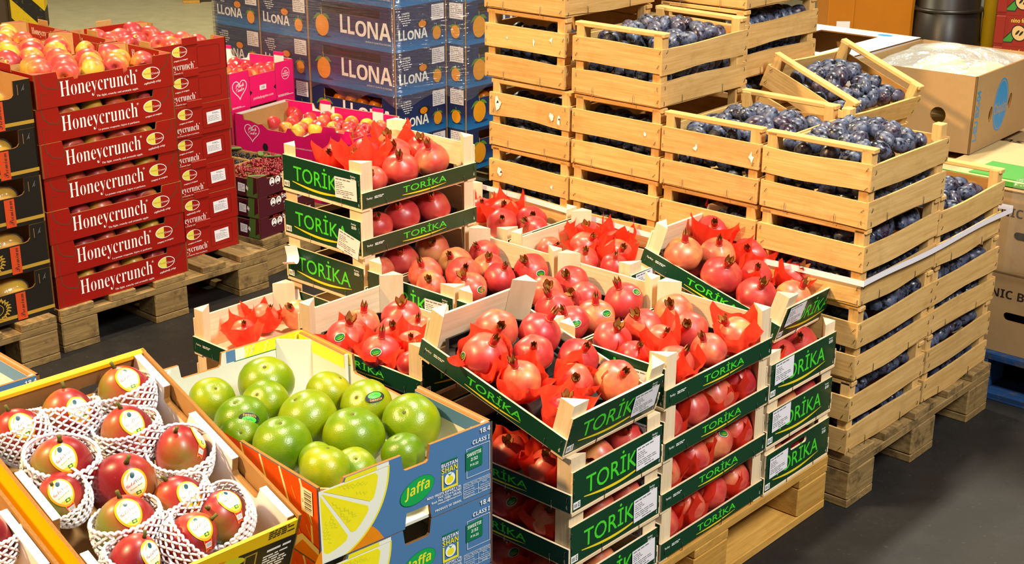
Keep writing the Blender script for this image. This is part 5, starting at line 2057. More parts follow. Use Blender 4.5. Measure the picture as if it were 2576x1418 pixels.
BL_ART = black_art()
BH = 0.146
_w = 0.40
BL_FRONT = MB().panel([[(-.2, 0), (.2, 0), (.2, BH - .002), (.145, BH - .002), (.143, .104), (.136, .096), (.125, .093), (-.125, .093), (-.136, .096), (-.143, .104), (-.145, BH - .002), (-.2, BH - .002)]],
                      .005, M_BLACKC, M_CARD).mesh('side_panel')
BL_SIDE = MB().panel([rect_loop(.3, BH - .002)], .005, M_BLACKC, M_CARD).mesh('end_panel')
BL_BASE = MB().box((0, 0, .003), (.388, .288, .005), M_CARD).mesh('base')
M_YMANGO = fruit_mat('yellow_mango_skin', [(0.3, '#c8920a'), (0.55, '#e0aa10'), (0.8, '#ecc42a')], 9, 0.4, 0.0)
YM = MB().sphere((0, 0, 0), (.058, .044, .036), M_YMANGO, 20, 12).mesh('yellow_mango')


def bag_mesh(seed, rx, ry, rz, mat):
    r = random.Random(seed)
    ph = [r.uniform(0, 6) for _ in range(6)]

    def fn(u, v):
        a, t = 2 * PI * u, PI * v
        k = 1.05 + 0.035 * math.sin(7 * a + ph[0]) * math.sin(t) + 0.03 * math.sin(5 * t * 2 + ph[1] + 3 * a) + 0.02 * math.sin(13 * a - 9 * t + ph[2])
        return (rx * k * math.sin(t) * math.cos(a), ry * k * math.sin(t) * math.sin(a), rz * k * math.cos(t))
    return MB().grid(fn, 36, 22, mat, wrap=True).mesh('plastic_bag')


YB = bag_mesh(3, .062, .049, .041, M_BAG)
for k in range(5):
    M = HON(-0.018, -0.0, 0.145 + BH * k, rnd.uniform(-.01, .01)) @ TR(-.2, .15, 0)
    c = thing('mango_carton', 'black and gold carton, %s in the stack at the left edge' % lvl(5, k), 'box', M)
    ob('base', BL_BASE, c)
    p = ob('side_panel', BL_FRONT, c, face('-y', .15))
    ob('carton_print', BL_ART, p)
    ob('side_panel', BL_FRONT, c, face('+y', .15))
    for side in ('-x', '+x'):
        ob('end_panel', BL_SIDE, c, face(side, .2))
    fl = MB().box((0, 0, 0), (.050, .003, .03), M_CARD).mesh('corner_flap')
    for sx in (-1, 1):
        ob('corner_flap', fl, c, TR(sx * .172, -.130, BH - .03) @ RZ(sx * .9))
    for q, nm in ((0, 'right'), (1, 'left')):
        Mm = M @ TR(.085 - .125 * q, -.092, .082)
        thing('yellow_mango', 'yellow mango in film on the %s of the %s black carton' % (nm, lvl(5, k)), 'fruit', Mm @ RZ(rnd.uniform(-.3, .3)), None, YM)
        thing('plastic_bag', 'clear film on the %s yellow mango, %s black carton' % (nm, lvl(5, k)), 'bag', Mm @ RZ(rnd.uniform(0, .4)), None, YB)


# ------------------------------------------------------------------ hot pink apple cartons
def pl_heart(a, cx, cz, r, mat=None):
    a.stroke(heart(cx, cz, r), r * 0.09, M_WHITE, closed=True)
    a.text('Pink', cx + r * .05, cz + r * .12, M_WHITE, w=r * 1.15, st='script', anchor='c', rot=0.12, off=.025)
    a.text('Lady', cx + r * .08, cz - r * .42, M_WHITE, w=r * 1.2, st='script', anchor='c', rot=0.12, off=.025)


def pink_box(M, label, X, Y, Hh, kind):
    c = thing('apple_carton', label, 'box', M)
    t = .005
    rx, ry = X / 2, Y / 2
    if kind == 'low':
        side = [(-ry, 0), (ry, 0), (ry, Hh), (ry - .03, Hh), (ry - .035, Hh - .012), (ry - .075, Hh - .012), (ry - .08, Hh + .004), (ry - .135, Hh + .004), (ry - .145, Hh - .022), (ry - .19, Hh - .03),
                (ry - .23, Hh - .05), (ry - .27, Hh - .05), (ry - .30, Hh - .028), (.02, Hh - .026), (-.02, Hh - .026), (-.03, Hh - .045), (-.08, Hh - .045), (-.12, Hh - .045), (-.15, Hh - .026), (-.17, Hh - .03), (-.21, Hh - .02),
                (-ry + .05, Hh - .02), (-ry + .045, Hh), (-ry, Hh)]
        outl = {'-y': [rect_loop(X, Hh - .03)], '+y': [rect_loop(X, Hh)], '-x': [side],
                '+x': [[(-ry, 0), (ry, 0), (ry, Hh), (.14, Hh), (.13, Hh - .02), (.09, Hh - .028), (.05, Hh - .02), (.04, Hh), (-ry, Hh)]]}
    else:
        outl = {'-y': [[(-rx, 0), (rx, 0), (rx, Hh), (rx * .42, Hh), (rx * .40, Hh - .028), (-rx * .40, Hh - .028), (-rx * .42, Hh), (-rx, Hh)]],
                '+y': [rect_loop(X, Hh)], '-x': [rect_loop(Y, Hh)],
                '+x': [[(-ry, 0), (ry, 0), (ry, Hh), (.08, Hh), (.07, Hh - .02), (.03, Hh - .03), (-.01, Hh - .02), (-.02, Hh), (-ry, Hh)]]}
    P = box_shell(c, X, Y, Hh, t, {k: M_PINK for k in ('-x', '+x', '-y', '+y')}, outl, M_CARDW)
    if kind == 'low':
        a = Art()
        pl_heart(a, -ry + .09, 0.088, 0.038)
        a.poly([(.13, .001), (ry - .001, .001), (ry - .001, Hh - .05), (.19, Hh - .05)], plain('purple_print', '#8a1468', .45))
        a.ell(-ry + .155, 0.035, .014, .016, M_INK)
        a.text('SUN RIPENED LONGER FOR A SWEETER TASTE', .10, .05, M_WHITE, w=.17, anchor='c')
        ob('carton_print', a.mesh('carton_print'), P['-x'])
        b = Art()
        b.rect(-ry + .006, .004, ry - .006, Hh - .045, M_CARDW)
        ob('end_liner', MB().box((0, 0, 0), (X - .02, .004, Hh - .02), M_CARD).mesh('end_liner'), c, TR(rx, Y - .022, Hh / 2 + .005))
        band = Art()
        band.rect(-ry + .006, Hh - .052, ry - .006, Hh - .03, M_PINK)
        band.rect(-.03, Hh - .03, ry - .006, Hh - .001, M_PINK)
        band.rect(-ry + .006, Hh - .03, -.145, Hh - .001, M_PINK)
        ob('folded_print', band.mesh('folded_print'), P['+x'], TR(0, 0, -t) @ RY(PI))
        for yy in (Y - .22, .10):
            tb = ob('locking_tab', MB().box((0, 0, 0), (.006, .05, .075), M_CARDW, bevel=.001).mesh('locking_tab'), c, TR(X - .010, yy, Hh - .02))
            ob('tab_top', MB().box((0, 0, 0), (.008, .052, .014), M_PINK, bevel=.001).mesh('tab_top'), tb, TR(0, 0, .034))
    else:
        a = Art()
        pl_heart(a, -rx * .70, Hh * .56, .042)
        a.rect(-rx * .40 - .0008, 0, -rx * .40 + .0008, Hh - .028, M_GROOVE)
        a.rect(rx * .40 - .0008, 0, rx * .40 + .0008, Hh - .028, M_GROOVE)
        a.rect(-.02, .058, .02, .078, M_WHITE)
        a.text('108', 0, .062, M_INK, h=.011, anchor='c')
        a.text('pinkladyapples.com', 0, .022, M_WHITE, w=.12, anchor='c')
        for s_ in (-1, 1):
            a.poly([(s_ * rx * .40, .045), (s_ * rx * .40, .068), (s_ * (rx * .40 - .014), .0565)], M_INK)
        ex, ez = rx * .72, Hh * .66
        a.stroke([(ex + .024 * math.cos(q * PI / 12), ez + .024 * math.sin(q * PI / 12)) for q in range(24)], .0018, M_WHITE, closed=True)
        for q, wd in enumerate(('SUN', 'RIPENED', 'LONGER')):
            a.text(wd, ex, ez + .006 - .009 * q, M_WHITE, h=.006, st='bold', anchor='c')
        a.words(rx * .46, .008, rx * .95, .018, 2, M_WHITE, 3)
        a.words(-rx * .95, .008, -rx * .55, .016, 2, M_WHITE, 4)
        ob('carton_print', a.mesh('carton_print'), P['-y'])
        for yy in (.07, .36):
            tb = ob('locking_tab', MB().box((0, 0, 0), (.006, .05, .08), M_CARDW, bevel=.001).mesh('locking_tab'), c, TR(X - .010, yy, Hh - .02))
            ob('tab_top', MB().box((0, 0, 0), (.008, .052, .014), M_PINK, bevel=.001).mesh('tab_top'), tb, TR(0, 0, .036))
        band = Art()
        band.rect(-ry + .006, Hh - .055, ry - .006, Hh - .03, M_PINK)
        band.rect(-ry + .006, Hh - .03, -.085, Hh - .001, M_PINK)
        band.rect(.025, Hh - .03, ry - .006, Hh - .001, M_PINK)
        ob('folded_print', band.mesh('folded_print'), P['+x'], TR(0, 0, -t) @ RY(PI))
    return c


PW = 0.153
for k in range(2):
    pink_box(PNK(0, 0, .145 + PW * k), ['hot pink apple carton underneath the open wide one', 'open hot pink apple carton, the wide lower one behind the berries'][k], .312, .584, PW - .001, 'low')
for k in range(3):
    pink_box(PNK(0, .600, .145 + PW * k), ['hot pink apple carton at the bottom behind the red stacks', 'hot pink apple carton in the middle behind the red stacks',
                                          'open hot pink apple carton, the higher one beside the film-wrapped boxes'][k], .395, .52, PW - .001, 'high')
PL = [(0.109,0.473), (0.062,0.371), (0.159,0.418), (0.247,0.472), (0.244,0.397), (0.275,0.515), (0.288,0.351), (0.221,0.310), (0.157,0.345), (0.094,0.316), (0.148,0.283), (0.095,0.255),
      (0.280,0.290), (0.221,0.233), (0.275,0.209), (0.275,0.138), (0.155,0.211), (0.084,0.171), (0.130,0.121), (0.206,0.168), (0.205,0.096), (0.121,0.051), (0.275,0.064), (0.201,0.029), (0.060,0.100), (0.050,0.300)]
PU = [(0.329,0.867), (0.311,0.781), (0.249,0.812), (0.306,0.713), (0.226,0.740), (0.316,0.659), (0.216,0.670), (0.335,0.635), (0.162,0.703), (0.260,0.645), (0.150,0.640), (0.355,0.690), (0.165,0.770), (0.08, .66)]
STK = {10, 12, 16, 18, 1, 8}
grp = [apple(PNK(x, y, .404), .0285, .029, APP, k, 'p' if k in STK else None) for k, (x, y) in enumerate(PL)]
name_row(grp, 'small apple, %s of the wide pink carton', 'apples in the wide pink carton')
grp = [apple(PNK(x, y, .562), .0290, .029, APP, k, 'p' if k in (0, 3) else None) for k, (x, y) in enumerate(PU)]
name_row(grp, 'small apple, %s of the higher pink carton', 'apples in the higher pink carton')


# ------------------------------------------------------------------ maroon berry boxes
BRH = 0.076


def berry_art():
    a = Art()
    for k in range(2):
        cx = -0.075 + 0.030 * k
        a.ell(cx, 0.046, 0.0135, 0.0155, M_WHITE)
        a.ell(cx, 0.049, 0.0058, 0.0072, M_MAROON)
        a.ell(cx + .0005, 0.047, 0.0042, 0.0058, M_WHITE)
        a.poly([(cx - .0095, .0345), (cx - .004, .0405), (cx + .004, .0405), (cx + .0095, .0345), (cx, .0315)], M_MAROON)
    a.text('berry brothers', -0.028, 0.044, M_WHITE, w=.155, off=.01)
    a.text('GROWING WITH PASSION', -0.022, 0.031, M_WHITE, w=.10)
    return a.mesh('box_print')


def berry_side():
    a = Art()
    r_ = random.Random(5)
    M_BG = plain('berry_leaf_print', '#4c6a2c', .45)
    M_BD = plain('berry_dark_print', '#2c0c14', .45)
    for k in range(7):
        a.ell(-.085 + .0235 * k, .02 + r_.uniform(0, .03), .011, .011, M_BD, n=12)
    a.poly([(.045, .001), (.075, .001), (.082, .072), (.052, .072)], M_BG)
    a.poly([(.06, .001), (.095, .001), (.095, .02)], M_BG)
    a.poly([(.005, .016), (.038, .015), (.040, .045), (.006, .048)], M_PAPER)
    a.words(.009, .020, .036, .042, 4, M_GREY, 3, .3)
    a.poly([(.043, .03), (.052, .022), (.055, .034), (.046, .042)], M_PAPER)
    return a.mesh('box_print')


BR_ART, BR_SIDE = berry_art(), berry_side()
BR_LONG = MB().panel([[(-.15, 0), (.15, 0), (.15, BRH - .001), (.105, BRH - .001), (.10, .062), (-.10, .062), (-.105, BRH - .001), (-.15, BRH - .001)]], .004, M_MAROON, M_CARD).mesh('side_panel')
BR_SHORT = MB().panel([[(-.1, 0), (.1, 0), (.1, BRH - .001), (.055, BRH - .001), (.05, .066), (-.05, .066), (-.055, BRH - .001), (-.1, BRH - .001)]], .004, M_MAROON, M_MAROON).mesh('end_panel')
BR_BASE = MB().box((0, 0, .003), (.29, .19, .004), M_CARD).mesh('base')
BR_POST = MB().prism([(0, 0), (.035, 0), (0, .035)], BRH - .002, M_MAROON).mesh('corner_post')
BR_CAP = MB().prism([(0, 0), (.050, 0), (.05, .012), (.012, .05), (0, .05)], .004, plain('berry_leaf_print', '#4c6a2c', .45)).mesh('corner_cap')


def berry_box(M, label):
    c = thing('berry_box', label, 'box', M)
    ob('base', BR_BASE, c)
    for side in ('-y', '+y'):
        ob('box_print', BR_ART, ob('side_panel', BR_LONG, c, face(side, .1)))
    for side in ('-x', '+x'):
        ob('box_print', BR_SIDE, ob('end_panel', BR_SHORT, c, face(side, .15)))
    for sx in (-1, 1):
        for sy in (-1, 1):
            p = ob('corner_post', BR_POST, c, TR(sx * .1455, sy * .0955, .001) @ Matrix.Diagonal((-sx, -sy, 1, 1)))
            ob('corner_cap', BR_CAP, p, TR(0, 0, BRH - .006))
    return c


BM = {}
for col_, y in (('front', .1), ('rear', .302)):
    for k in range(3):
        M = BER(.15, y, .145 + BRH * k)
        BM[col_, k] = M
        berry_box(M, 'maroon berry box, %s in the %s berry stack' % (lvl(3, k), col_))


def berries(name, label, M, seed, n, x0, x1, y0, y1, z, mat, r0, cat):
    r = random.Random(seed)
    m = MB()
    for k in range(n):
        x, y = r.uniform(x0, x1), r.uniform(y0, y1)
        h = z + 0.006 * math.sin(x * 60) + .005 * math.cos(y * 70) + r.uniform(-.006, .004)
        m.sphere((x, y, h), r0 * r.uniform(.85, 1.1), mat, 8, 5)
    for k in range(n // 45):
        x, y = r.uniform(x0, x1), r.uniform(y0, y1)
        m.tube([(x, y, z + .004), (x + .01, y + r.uniform(-.01, .01), z + .010), (x + .024, y + r.uniform(-.015, .015), z + .004)], .0008, 4, M_STALKG)
    o = thing(name, label, cat, M, None, m.mesh(name))
    o['kind'] = 'stuff'
    return o


M_STALKG = plain('green_berry_stalk', '#8a9a3c', .6)
M_CURR = fruit_mat('redcurrant_skin', [(.3, '#6a0c12'), (.55, '#94141a'), (.8, '#b8282a')], 60, .2, .3)
M_BLKB = plain('blackberry_skin', '#15121a', .3, .5)
berries('redcurrants', 'heap of red currants filling the top berry box', BM['front', 2], 3, 900, -.140, .140, -.092, .092, .064, M_CURR, .0052, 'berries')
for k in (0, 1):
    berries('redcurrants', 'dark red currants in the gap of the %s berry box' % lvl(3, k), BM['front', k], 4 + k, 220, -.10, .14, -.09, -.04, .058, M_CURR, .0052, 'berries')
# punnets of blackberries in the box behind
BB = MB()
for k in range(26):
    g = 2.39996 * k
    t = 1 - 2 * (k + .5) / 26
    q = math.sqrt(1 - t * t)
    BB.sphere((.0072 * q * math.cos(g), .0072 * q * math.sin(g), .0095 * t), .0030, M_BLKB, 7, 5)
BB = BB.mesh('blackberry')
pun = []
for k, x in enumerate((-.095, 0.0, .095)):
    p = thing('punnet', 'punnet', 'punnet', BM['rear', 2] @ TR(x, 0, .006))
    me = MB()
    for (dx, dy, sx, sy) in ((0, .085, .09, .003), (0, -.085, .09, .003), (.044, 0, .003, .17), (-.044, 0, .003, .17)):
        me.box((dx, dy, .03), (sx, sy, .06), M_CARD)
    ob('walls', me.mesh('walls'), p)
    ob('base', MB().box((0, 0, .02), (.086, .168, .04), M_CARD).mesh('base'), p)
    pun.append(p)
name_row(pun, 'brown board punnet of blackberries, %s in the rear berry box', 'punnets in the rear berry box')
grp = []
for x in (-.095, 0.0, .095):
    for ix in range(3):
        for iy in range(5):
            grp.append(thing('blackberry', 'blackberry', 'berry', BM['rear', 2] @ TR(x - .027 + .027 * ix + rnd.uniform(-.004, .004), -.066 + .033 * iy + rnd.uniform(-.005, .005), .055 + rnd.uniform(0, .006))
                             @ aim((rnd.uniform(-1, 1), rnd.uniform(-1, 1), rnd.uniform(.2, 1))), None, BB))
for o in grp:
    tag(o, 'dark blackberry in a punnet in the rear berry box', None, 'blackberries in the rear berry box')


# ------------------------------------------------------------------ film-wrapped blue orange cartons
LH = 0.177


def navy_mat():
    t = NT('navy_to_sky_print')
    v = t.coord('Object', shift=False)
    sx = t.n('ShaderNodeSeparateXYZ')
    t.l(v, sx.inputs[0])
    c = t.ramp(t.math('MULTIPLY', sx.outputs[1], 1 / LH), [(0.0, '#1c74b8'), (0.16, '#17609f'), (0.36, '#1c2c5c'), (1.0, '#1b2650')])
    t.set(col=c, rough=.4, spec=.4)
    return t.m


M_NAVY = navy_mat()
M_LEAF = plain('leaf_print', '#5c8a28', .45)
M_FRUITP = plain('orange_fruit_print', '#e89a14', .45, var=.1, scale=40)
M_FRUITD = plain('orange_shade_print', '#12305c', .45)


def mandarin(a, cx, cz, r):
    a.ell(cx + r * .25, cz - r * .98, r * 1.0, r * .14, M_FRUITD)
    a.ell(cx, cz, r * .9, r, M_FRUITP)
    a.stroke([(cx, cz + r * .98), (cx - r * .05, cz + r * 1.5)], r * .05, M_LEMOND)
    for s_, l in ((-1, 1.15), (1, 1.0)):
        pts = []
        for q in range(9):
            t = q / 8
            pts.append((cx + s_ * (r * .1 + r * l * t), cz + r * 1.02 - r * .38 * t * t * (1.6 if s_ < 0 else 1) + r * .16 * math.sin(PI * t)))
        for q in range(7, 0, -1):
            t = q / 8
            pts.append((cx + s_ * (r * .1 + r * l * t), cz + r * 1.02 - r * .38 * t * t * (1.6 if s_ < 0 else 1) - r * .18 * math.sin(PI * t)))
        a.poly(pts, M_LEAF)


def llona_text(a, cx, z, w):
    s_ = w / 0.30
    x = cx - w / 2
    for k, ch in enumerate('LLONA'):
        hh = (.078, .074, .066, .070, .074)[k] * s_
        ww = (.040, .040, .066, .062, .070)[k] * s_
        a.text(ch, x, z + (.004, .003, .0, -.002, -.003)[k] * s_, M_WHITE, w=ww, h=hh, st='bold')
        x += ww + .0065 * s_


def llona_long():
    a = Art()
    mandarin(a, -.165, .068, .044)
    llona_text(a, .085, .046, .285)
    a.text('SAVEUR ET QUALITÉ AU NATUREL', .232, .024, M_WHITE, w=.145, anchor='r')
    return a.mesh('carton_print')


def llona_end():
    a = Art()
    mandarin(a, .095, .052, .027)
    llona_text(a, -.045, .043, .165)
    a.text('CAMPAL', -.085, .145, M_WHITE, w=.045, anchor='c', st='bold')
    for k in range(5):
        a.words(-.125 + .006 * k, .136 - .009 * k, -.045 - .005 * k, .142 - .009 * k, 1, M_WHITE, k + 3)
    a.ell(.012, .100, .035, .017, M_INK)
    a.ell(.010, .098, .022, .014, M_OROUT)
    a.rect(.064, .105, .138, .168, M_PAPER)
    a.words(.068, .109, .134, .164, 7, M_GREY, 4, .3)
    return a.mesh('carton_print')


LL_L, LL_E = llona_long(), llona_end()
win = rrect(-.17, .125, .17, .162, .004)[::-1]
LL_LP = MB().panel([rect_loop(.5, LH - .001), win], .005, M_NAVY, M_CARD).mesh('side_panel')
LL_EP = MB().panel([rect_loop(.3, LH - .001)], .005, M_NAVY, M_CARD).mesh('end_panel')
LL_TOP = MB().box((0, 0, .003), (.488, .288, .005), M_CARD).mesh('base')
M_CLEM = fruit_mat('clementine_rind', [(.3, '#cf6a0e'), (.6, '#e2860f'), (.85, '#ee9d1e')], 20, .35, .1, bump=.3)
CLEM = MB().sphere((0, 0, 0), (.031, .031, .027), M_CLEM, 16, 10).mesh('clementine')


def llona_box(M, label):
    c = thing('orange_carton', label, 'box', M)
    ob('base', LL_TOP, c)
    for side in ('-y', '+y'):
        ob('carton_print', LL_L, ob('side_panel', LL_LP, c, face(side, .15)))
    for side in ('-x', '+x'):
        ob('carton_print', LL_E, ob('end_panel', LL_EP, c, face(side, .25)))
    cor = MB()
    for sx in (-1, 1):
        for sy in (-1, 1):
            cor.box((sx * .2502, sy * .1502, LH / 2), (.003, .003, LH - .002), M_CARD)
    ob('corner_edge', cor.mesh('corner_edge'), c)
    return c


NROW = 6
LCOL = (('near corner stack', .15, .25, -PI / 2), ('second stack from the left', .25, .655, 0), ('leftmost stack', .25, .960, 0), ('right-hand stack', .559, .05, 0), ('rear stack', .67, .40, -PI / 2))
for k in range(NROW):
    for nm, i, j, rot in LCOL:
        if nm == 'rear stack':
            continue
        Z = .145 + LH * k
        M = LLO(i, j, Z, rot)
        llona_box(M, 'blue orange carton, %s in the film-wrapped %s' % (lvl(NROW, k), nm))
        if k == 1 and nm in ('near corner stack', 'right-hand stack'):
            grp = []
            for q in range(5):
                yy = -.14 + .07 * q
                Mo = M @ TR(yy, -.085, .108)
                grp.append(thing('clementine', 'x', 'fruit', Mo, None, CLEM))
            for o in grp:
                tag(o, 'clementine in the window of the %s blue carton, %s' % (lvl(NROW, k), nm), None, 'clementines in the %s carton of the %s' % (lvl(NROW, k), nm))


def film_shell(path, z0, z1, off):
    m = MB()
    r = random.Random(6)
    n = len(path)
    dense = []
    for k in range(n - 1):
        (x0, y0), (x1, y1) = path[k], path[k + 1]
        mnum = max(2, int(math.hypot(x1 - x0, y1 - y0) / .04))
        for q in range(mnum):
            t = q / mnum
            dense.append((x0 + (x1 - x0) * t, y0 + (y1 - y0) * t))
    dense.append(path[-1])
    nz = 30
    vs = [(x, y, z0[0] + (z1 - z0[0]) * j / nz - (0.05 * math.sin(9 * i) ** 2 if j == 0 else 0)) for j in range(nz + 1) for i, (x, y) in enumerate(dense)]
    nn = len(dense)
    fs = [[j * nn + i, j * nn + i + 1, (j + 1) * nn + i + 1, (j + 1) * nn + i] for j in range(nz) for i in range(nn - 1)]
    m.raw(vs, fs, M_FILM, None, True)
    return m.mesh('stretch_film')


thing('stretch_film', 'clear stretch film wound around the upper blue orange cartons', 'film', LLO(0, 0, 0), None,
      film_shell([(.5, 1.116), (-.008, 1.116), (-.008, -.008), (.302, -.112), (.816, -.112), (.816, .5)], (.50, 0), 1.22, 0))

# ------------------------------------------------------------------ far left: striped post, pallets by the lane
def stripe_mat():
    t = NT('hazard_stripes')
    v = t.coord('Object', shift=False)
    sx = t.n('ShaderNodeSeparateXYZ')
    t.l(v, sx.inputs[0])
    f = t.math('FRACT', t.math('MULTIPLY', t.math('ADD', t.math('ADD', sx.outputs[0], t.math('MULTIPLY', sx.outputs[1], -.3)), sx.outputs[2]), 4.2))
    n1 = t.noise(v, 50, 3)
    c = t.mix(t.ramp(f, [(.495, 0.0), (.505, 1.0)]), '#e8c40c', '#1c1a16')
    c = t.mix(t.math('MULTIPLY', t.ramp(n1, [(.62, 0.0), (.7, 1.0)]), .4), c, '#8a7a3a')
    t.set(col=c, rough=.5)
    return t.m


p = thing('bollard', 'black and yellow striped guard post at the upper left edge', 'post', TR(-2.94, 8.6, 0) @ RZ(.1))
ob('plate', MB().box((0, 0, .9), (.20, .10, 1.8), stripe_mat(), bevel=.004).mesh('plate'), p)
ob('foot', MB().box((0, 0, .01), (.30, .22, .02), M_STEEL, bevel=.003).mesh('foot'), p)
p = thing('column', 'pale grey steel column cut off by the upper left corner', 'column', TR(-3.2, 8.75, 0) @ RZ(.1))
ob('shaft', MB().box((0, 0, 1.2), (.12, .12, 2.4), plain('grey_paint', '#a8a498', .5), bevel=.006).mesh('shaft'), p)
ob('base_block', MB().box((0, 0, .3), (.2, .2, .6), plain('brown_primer', '#5a4a3a', .6), bevel=.006).mesh('base_block'), p)
make_pallet('pallet', 'empty wooden pallet far back in the lane, the right one', TR(-2.62, 11.25, 0) @ RZ(.25), 1.2, .8, M_PALLETY)
make_pallet('pallet', 'empty wooden pallet far back in the lane, cut by the frame', TR(-3.75, 12.3, 0) @ RZ(.25), .8, 1.2, M_PALLETY)

# ------------------------------------------------------------------ white strap round the plum pallet
m = MB()
pth = [(-.012, 1.212), (-.012, -.012), (.815, -.012), (.815, 1.212)]
for k in range(3):
    (x0, y0), (x1, y1) = pth[k], pth[k + 1]
    d = Vector((x1 - x0, y1 - y0, 0))
    n_ = Vector((d.y, -d.x, 0)).normalized() * .0012
    n = 24
    vs = []
    for q in range(n + 1):
        t = q / n
        z = .600 + .003 * math.sin(t * 9 + k) - (.012 * math.sin(PI * t) if k == 0 else 0)
        for s_, w in ((0, -.0075), (0, .0075)):
            vs.append((x0 + d.x * t, y0 + d.y * t, z + w))
    m.raw(vs, [[2 * q, 2 * q + 2, 2 * q + 3, 2 * q + 1] for q in range(n)], M_STRAP)
me = m.mesh('packing_strap')
thing('packing_strap', 'white plastic strap drawn tight around the plum crates', 'strap', PLM(0, 0, 0), None, me)

# torn scraps of old labels left on the leftmost crates
for key, lst in {('A', 4): [(.035, .118, .012), (.10, .13, .010), (-.06, .12, .006)], ('A', 3): [(-.115, .125, .02), (.085, .118, .012), (.11, .112, .014)],
                 ('A', 2): [(-.10, .118, .018), (.09, .112, .008)], ('B', 3): [(.10, .12, .008)], ('C', 3): [(-.04, .112, .009), (.125, .118, .012)]}.items():
    for c in list(bpy.data.objects):
        if c.name.startswith('plum_crate') and c.parent is None and (c.matrix_world.translation - PLC[key].translation).length < 1e-4:
            r_ = random.Random(len(lst) + key[1])
            for x, z, s_ in lst:
                a = Art()
                a.poly([(x + s_ * r_.uniform(.1, 1) * math.cos(t), z + s_ * r_.uniform(.3, 1.5) * math.sin(t)) for t in (0.2, .8, 1.5, 2.3, 3.1, 4.2, 5.2)], M_PAPER)
                if s_ > .013:
                    a.poly([(x - s_ * .2, z), (x + s_ * .3, z + s_ * .1), (x + s_ * .1, z + s_ * .5)], M_INK)
                ob('torn_label', a.mesh('torn_label'), c, face('-x', .1965), label='torn scrap of white label')

# ------------------------------------------------------------------ banana cartons on a blue pallet, right background
M_BLUEP = wood('blue_painted_pallet', '#23508a', '#16304e', stain=.9, stain_col='#5a4c34')
make_pallet('pallet', 'worn blue pallet under the brown banana cartons', PLM(.88, -.42, 0), 1.2, 1.0, M_BLUEP)
M_BLK = plain('black_board_print', '#231c16', .6)
M_CHB = plain('blue_oval_print', '#2a82ba', .5)
M_KRAFT = plain('kraft_board', '#a5855a', .75, .2, .1, scale=50)
M_LGREEN = plain('lid_green_print', '#3b8a30', .5)


def ban_carton(i, j, k, label):
    c = thing('banana_carton', label, 'box', PLM(i, j, .145 + .241 * k))
    X, Y, Hh = .5, .4, .24
    P = box_shell(c, X, Y, Hh, .006, {s_: M_KRAFT for s_ in ('-x', '+x', '-y', '+y')},
                  {s_: [rect_loop(w, Hh), rrect(-.045, .10, .045, .125, .012)[::-1]] for s_, w in (('-x', Y), ('+x', Y), ('-y', X), ('+y', X))}, M_KRAFT)
    a = Art()
    a.text('ORGANIC BANANAS', -.015, .165, M_BLK, w=.36, h=.026, st='bold', anchor='c')
    ob('carton_print', a.mesh('carton_print'), P['-x'])
    b = Art()
    b.text('BANANAS', 0, 0, M_BLK, w=.25, h=.030, st='bold', anchor='c', shear=.3)
    lid = ob('lid', MB().box((0, 0, 0), (X, Y, .005), M_KRAFT).mesh('lid'), c, TR(X / 2, Y / 2, Hh - .003))
    ob('carton_print', b.mesh('carton_print'), lid, TR(-.21, 0, .0025) @ RZ(-PI / 2))
    return c


for k in range(2):
    for q, (i, j) in enumerate(((.90, -.235), (.90, .17), (1.405, -.235), (1.405, .17))):
        ban_carton(i, j, k, 'brown banana carton, %s, %s on the blue pallet' % (('lower', 'upper')[k], ('at the right frame edge', 'behind the plum crates', 'rear right', 'rear left')[q]))
c = thing('carton_lid', 'flat white carton with green edge under the tall brown box', 'box', PLM(.93, -.30, .628))
ob('tray', MB().box((.22, .30, .008), (.44, .56, .016), plain('buff_carton', '#b8a070', .6), bevel=.002).mesh('tray'), c)
ob('green_flap', MB().box((.09, .33, .0175), (.16, .30, .003), M_LGREEN).mesh('green_flap'), c)
ob('green_edge', MB().box((-.002, .30, .008), (.004, .56, .014), M_LGREEN).mesh('green_edge'), c)


def crumple(seed, fn0, amp, nu, nv, mat, name):
    r = random.Random(seed)
    W = [(r.uniform(5, 30), r.uniform(5, 30), r.uniform(0, 6)) for _ in range(7)]

    def fn(u, v):
        x, y, z = fn0(u, v)
        d = sum(abs(math.sin(a * u * .4 + b * v * .4 + p)) for a, b, p in W) / 7
        return (x, y, z + amp * (d - .6))
    return MB().grid(fn, nu, nv, mat).mesh(name)


thing('plastic_sheet', 'crumpled clear film draped over the upper banana carton at the right edge', 'film', PLM(.885, -.38, 0), None,
      crumple(4, lambda u, v: (-.008 + (.35 * max(0, v - .55) / .45), .40 * u, .40 + .26 * min(1, v / .55)), .02, 30, 30, M_BAG, 'plastic_sheet'))

# tall open brown carton with the blue oval
CHQ = PLM(1.12, .264, .647, .041)
c = thing('banana_carton', 'open brown carton with blue oval mark and bagged greens inside', 'box', CHQ)
X, Y, Hh = .5, .4, .235
hole = lambda cx, cz: [(cx + .013 * math.cos(t) + .004 * math.sin(t), cz + .024 * math.sin(t)) for t in [-2 * PI * k / 16 for k in range(16)]]
P = box_shell(c, X, Y, Hh, .006, {s_: M_KRAFT for s_ in ('-x', '+x', '-y', '+y')},
              {'-y': [rect_loop(X, Hh), hole(-.115, .100), hole(.035, .118)], '-x': [rect_loop(Y, Hh), [(.09 + .025 * math.cos(t), .105 + .025 * math.sin(t)) for t in [-2 * PI * k / 16 for k in range(16)]]],
               '+x': [rect_loop(Y, Hh)], '+y': [rect_loop(X, Hh)]}, M_KRAFT)
a = Art()
a.text('L-EU BX-04', -.208, .035, M_CHB, w=.155, h=.030, rot=PI / 2, off=.03)
a.ell(-.040, .118, .056, .083, M_CHB, rot=-.06)
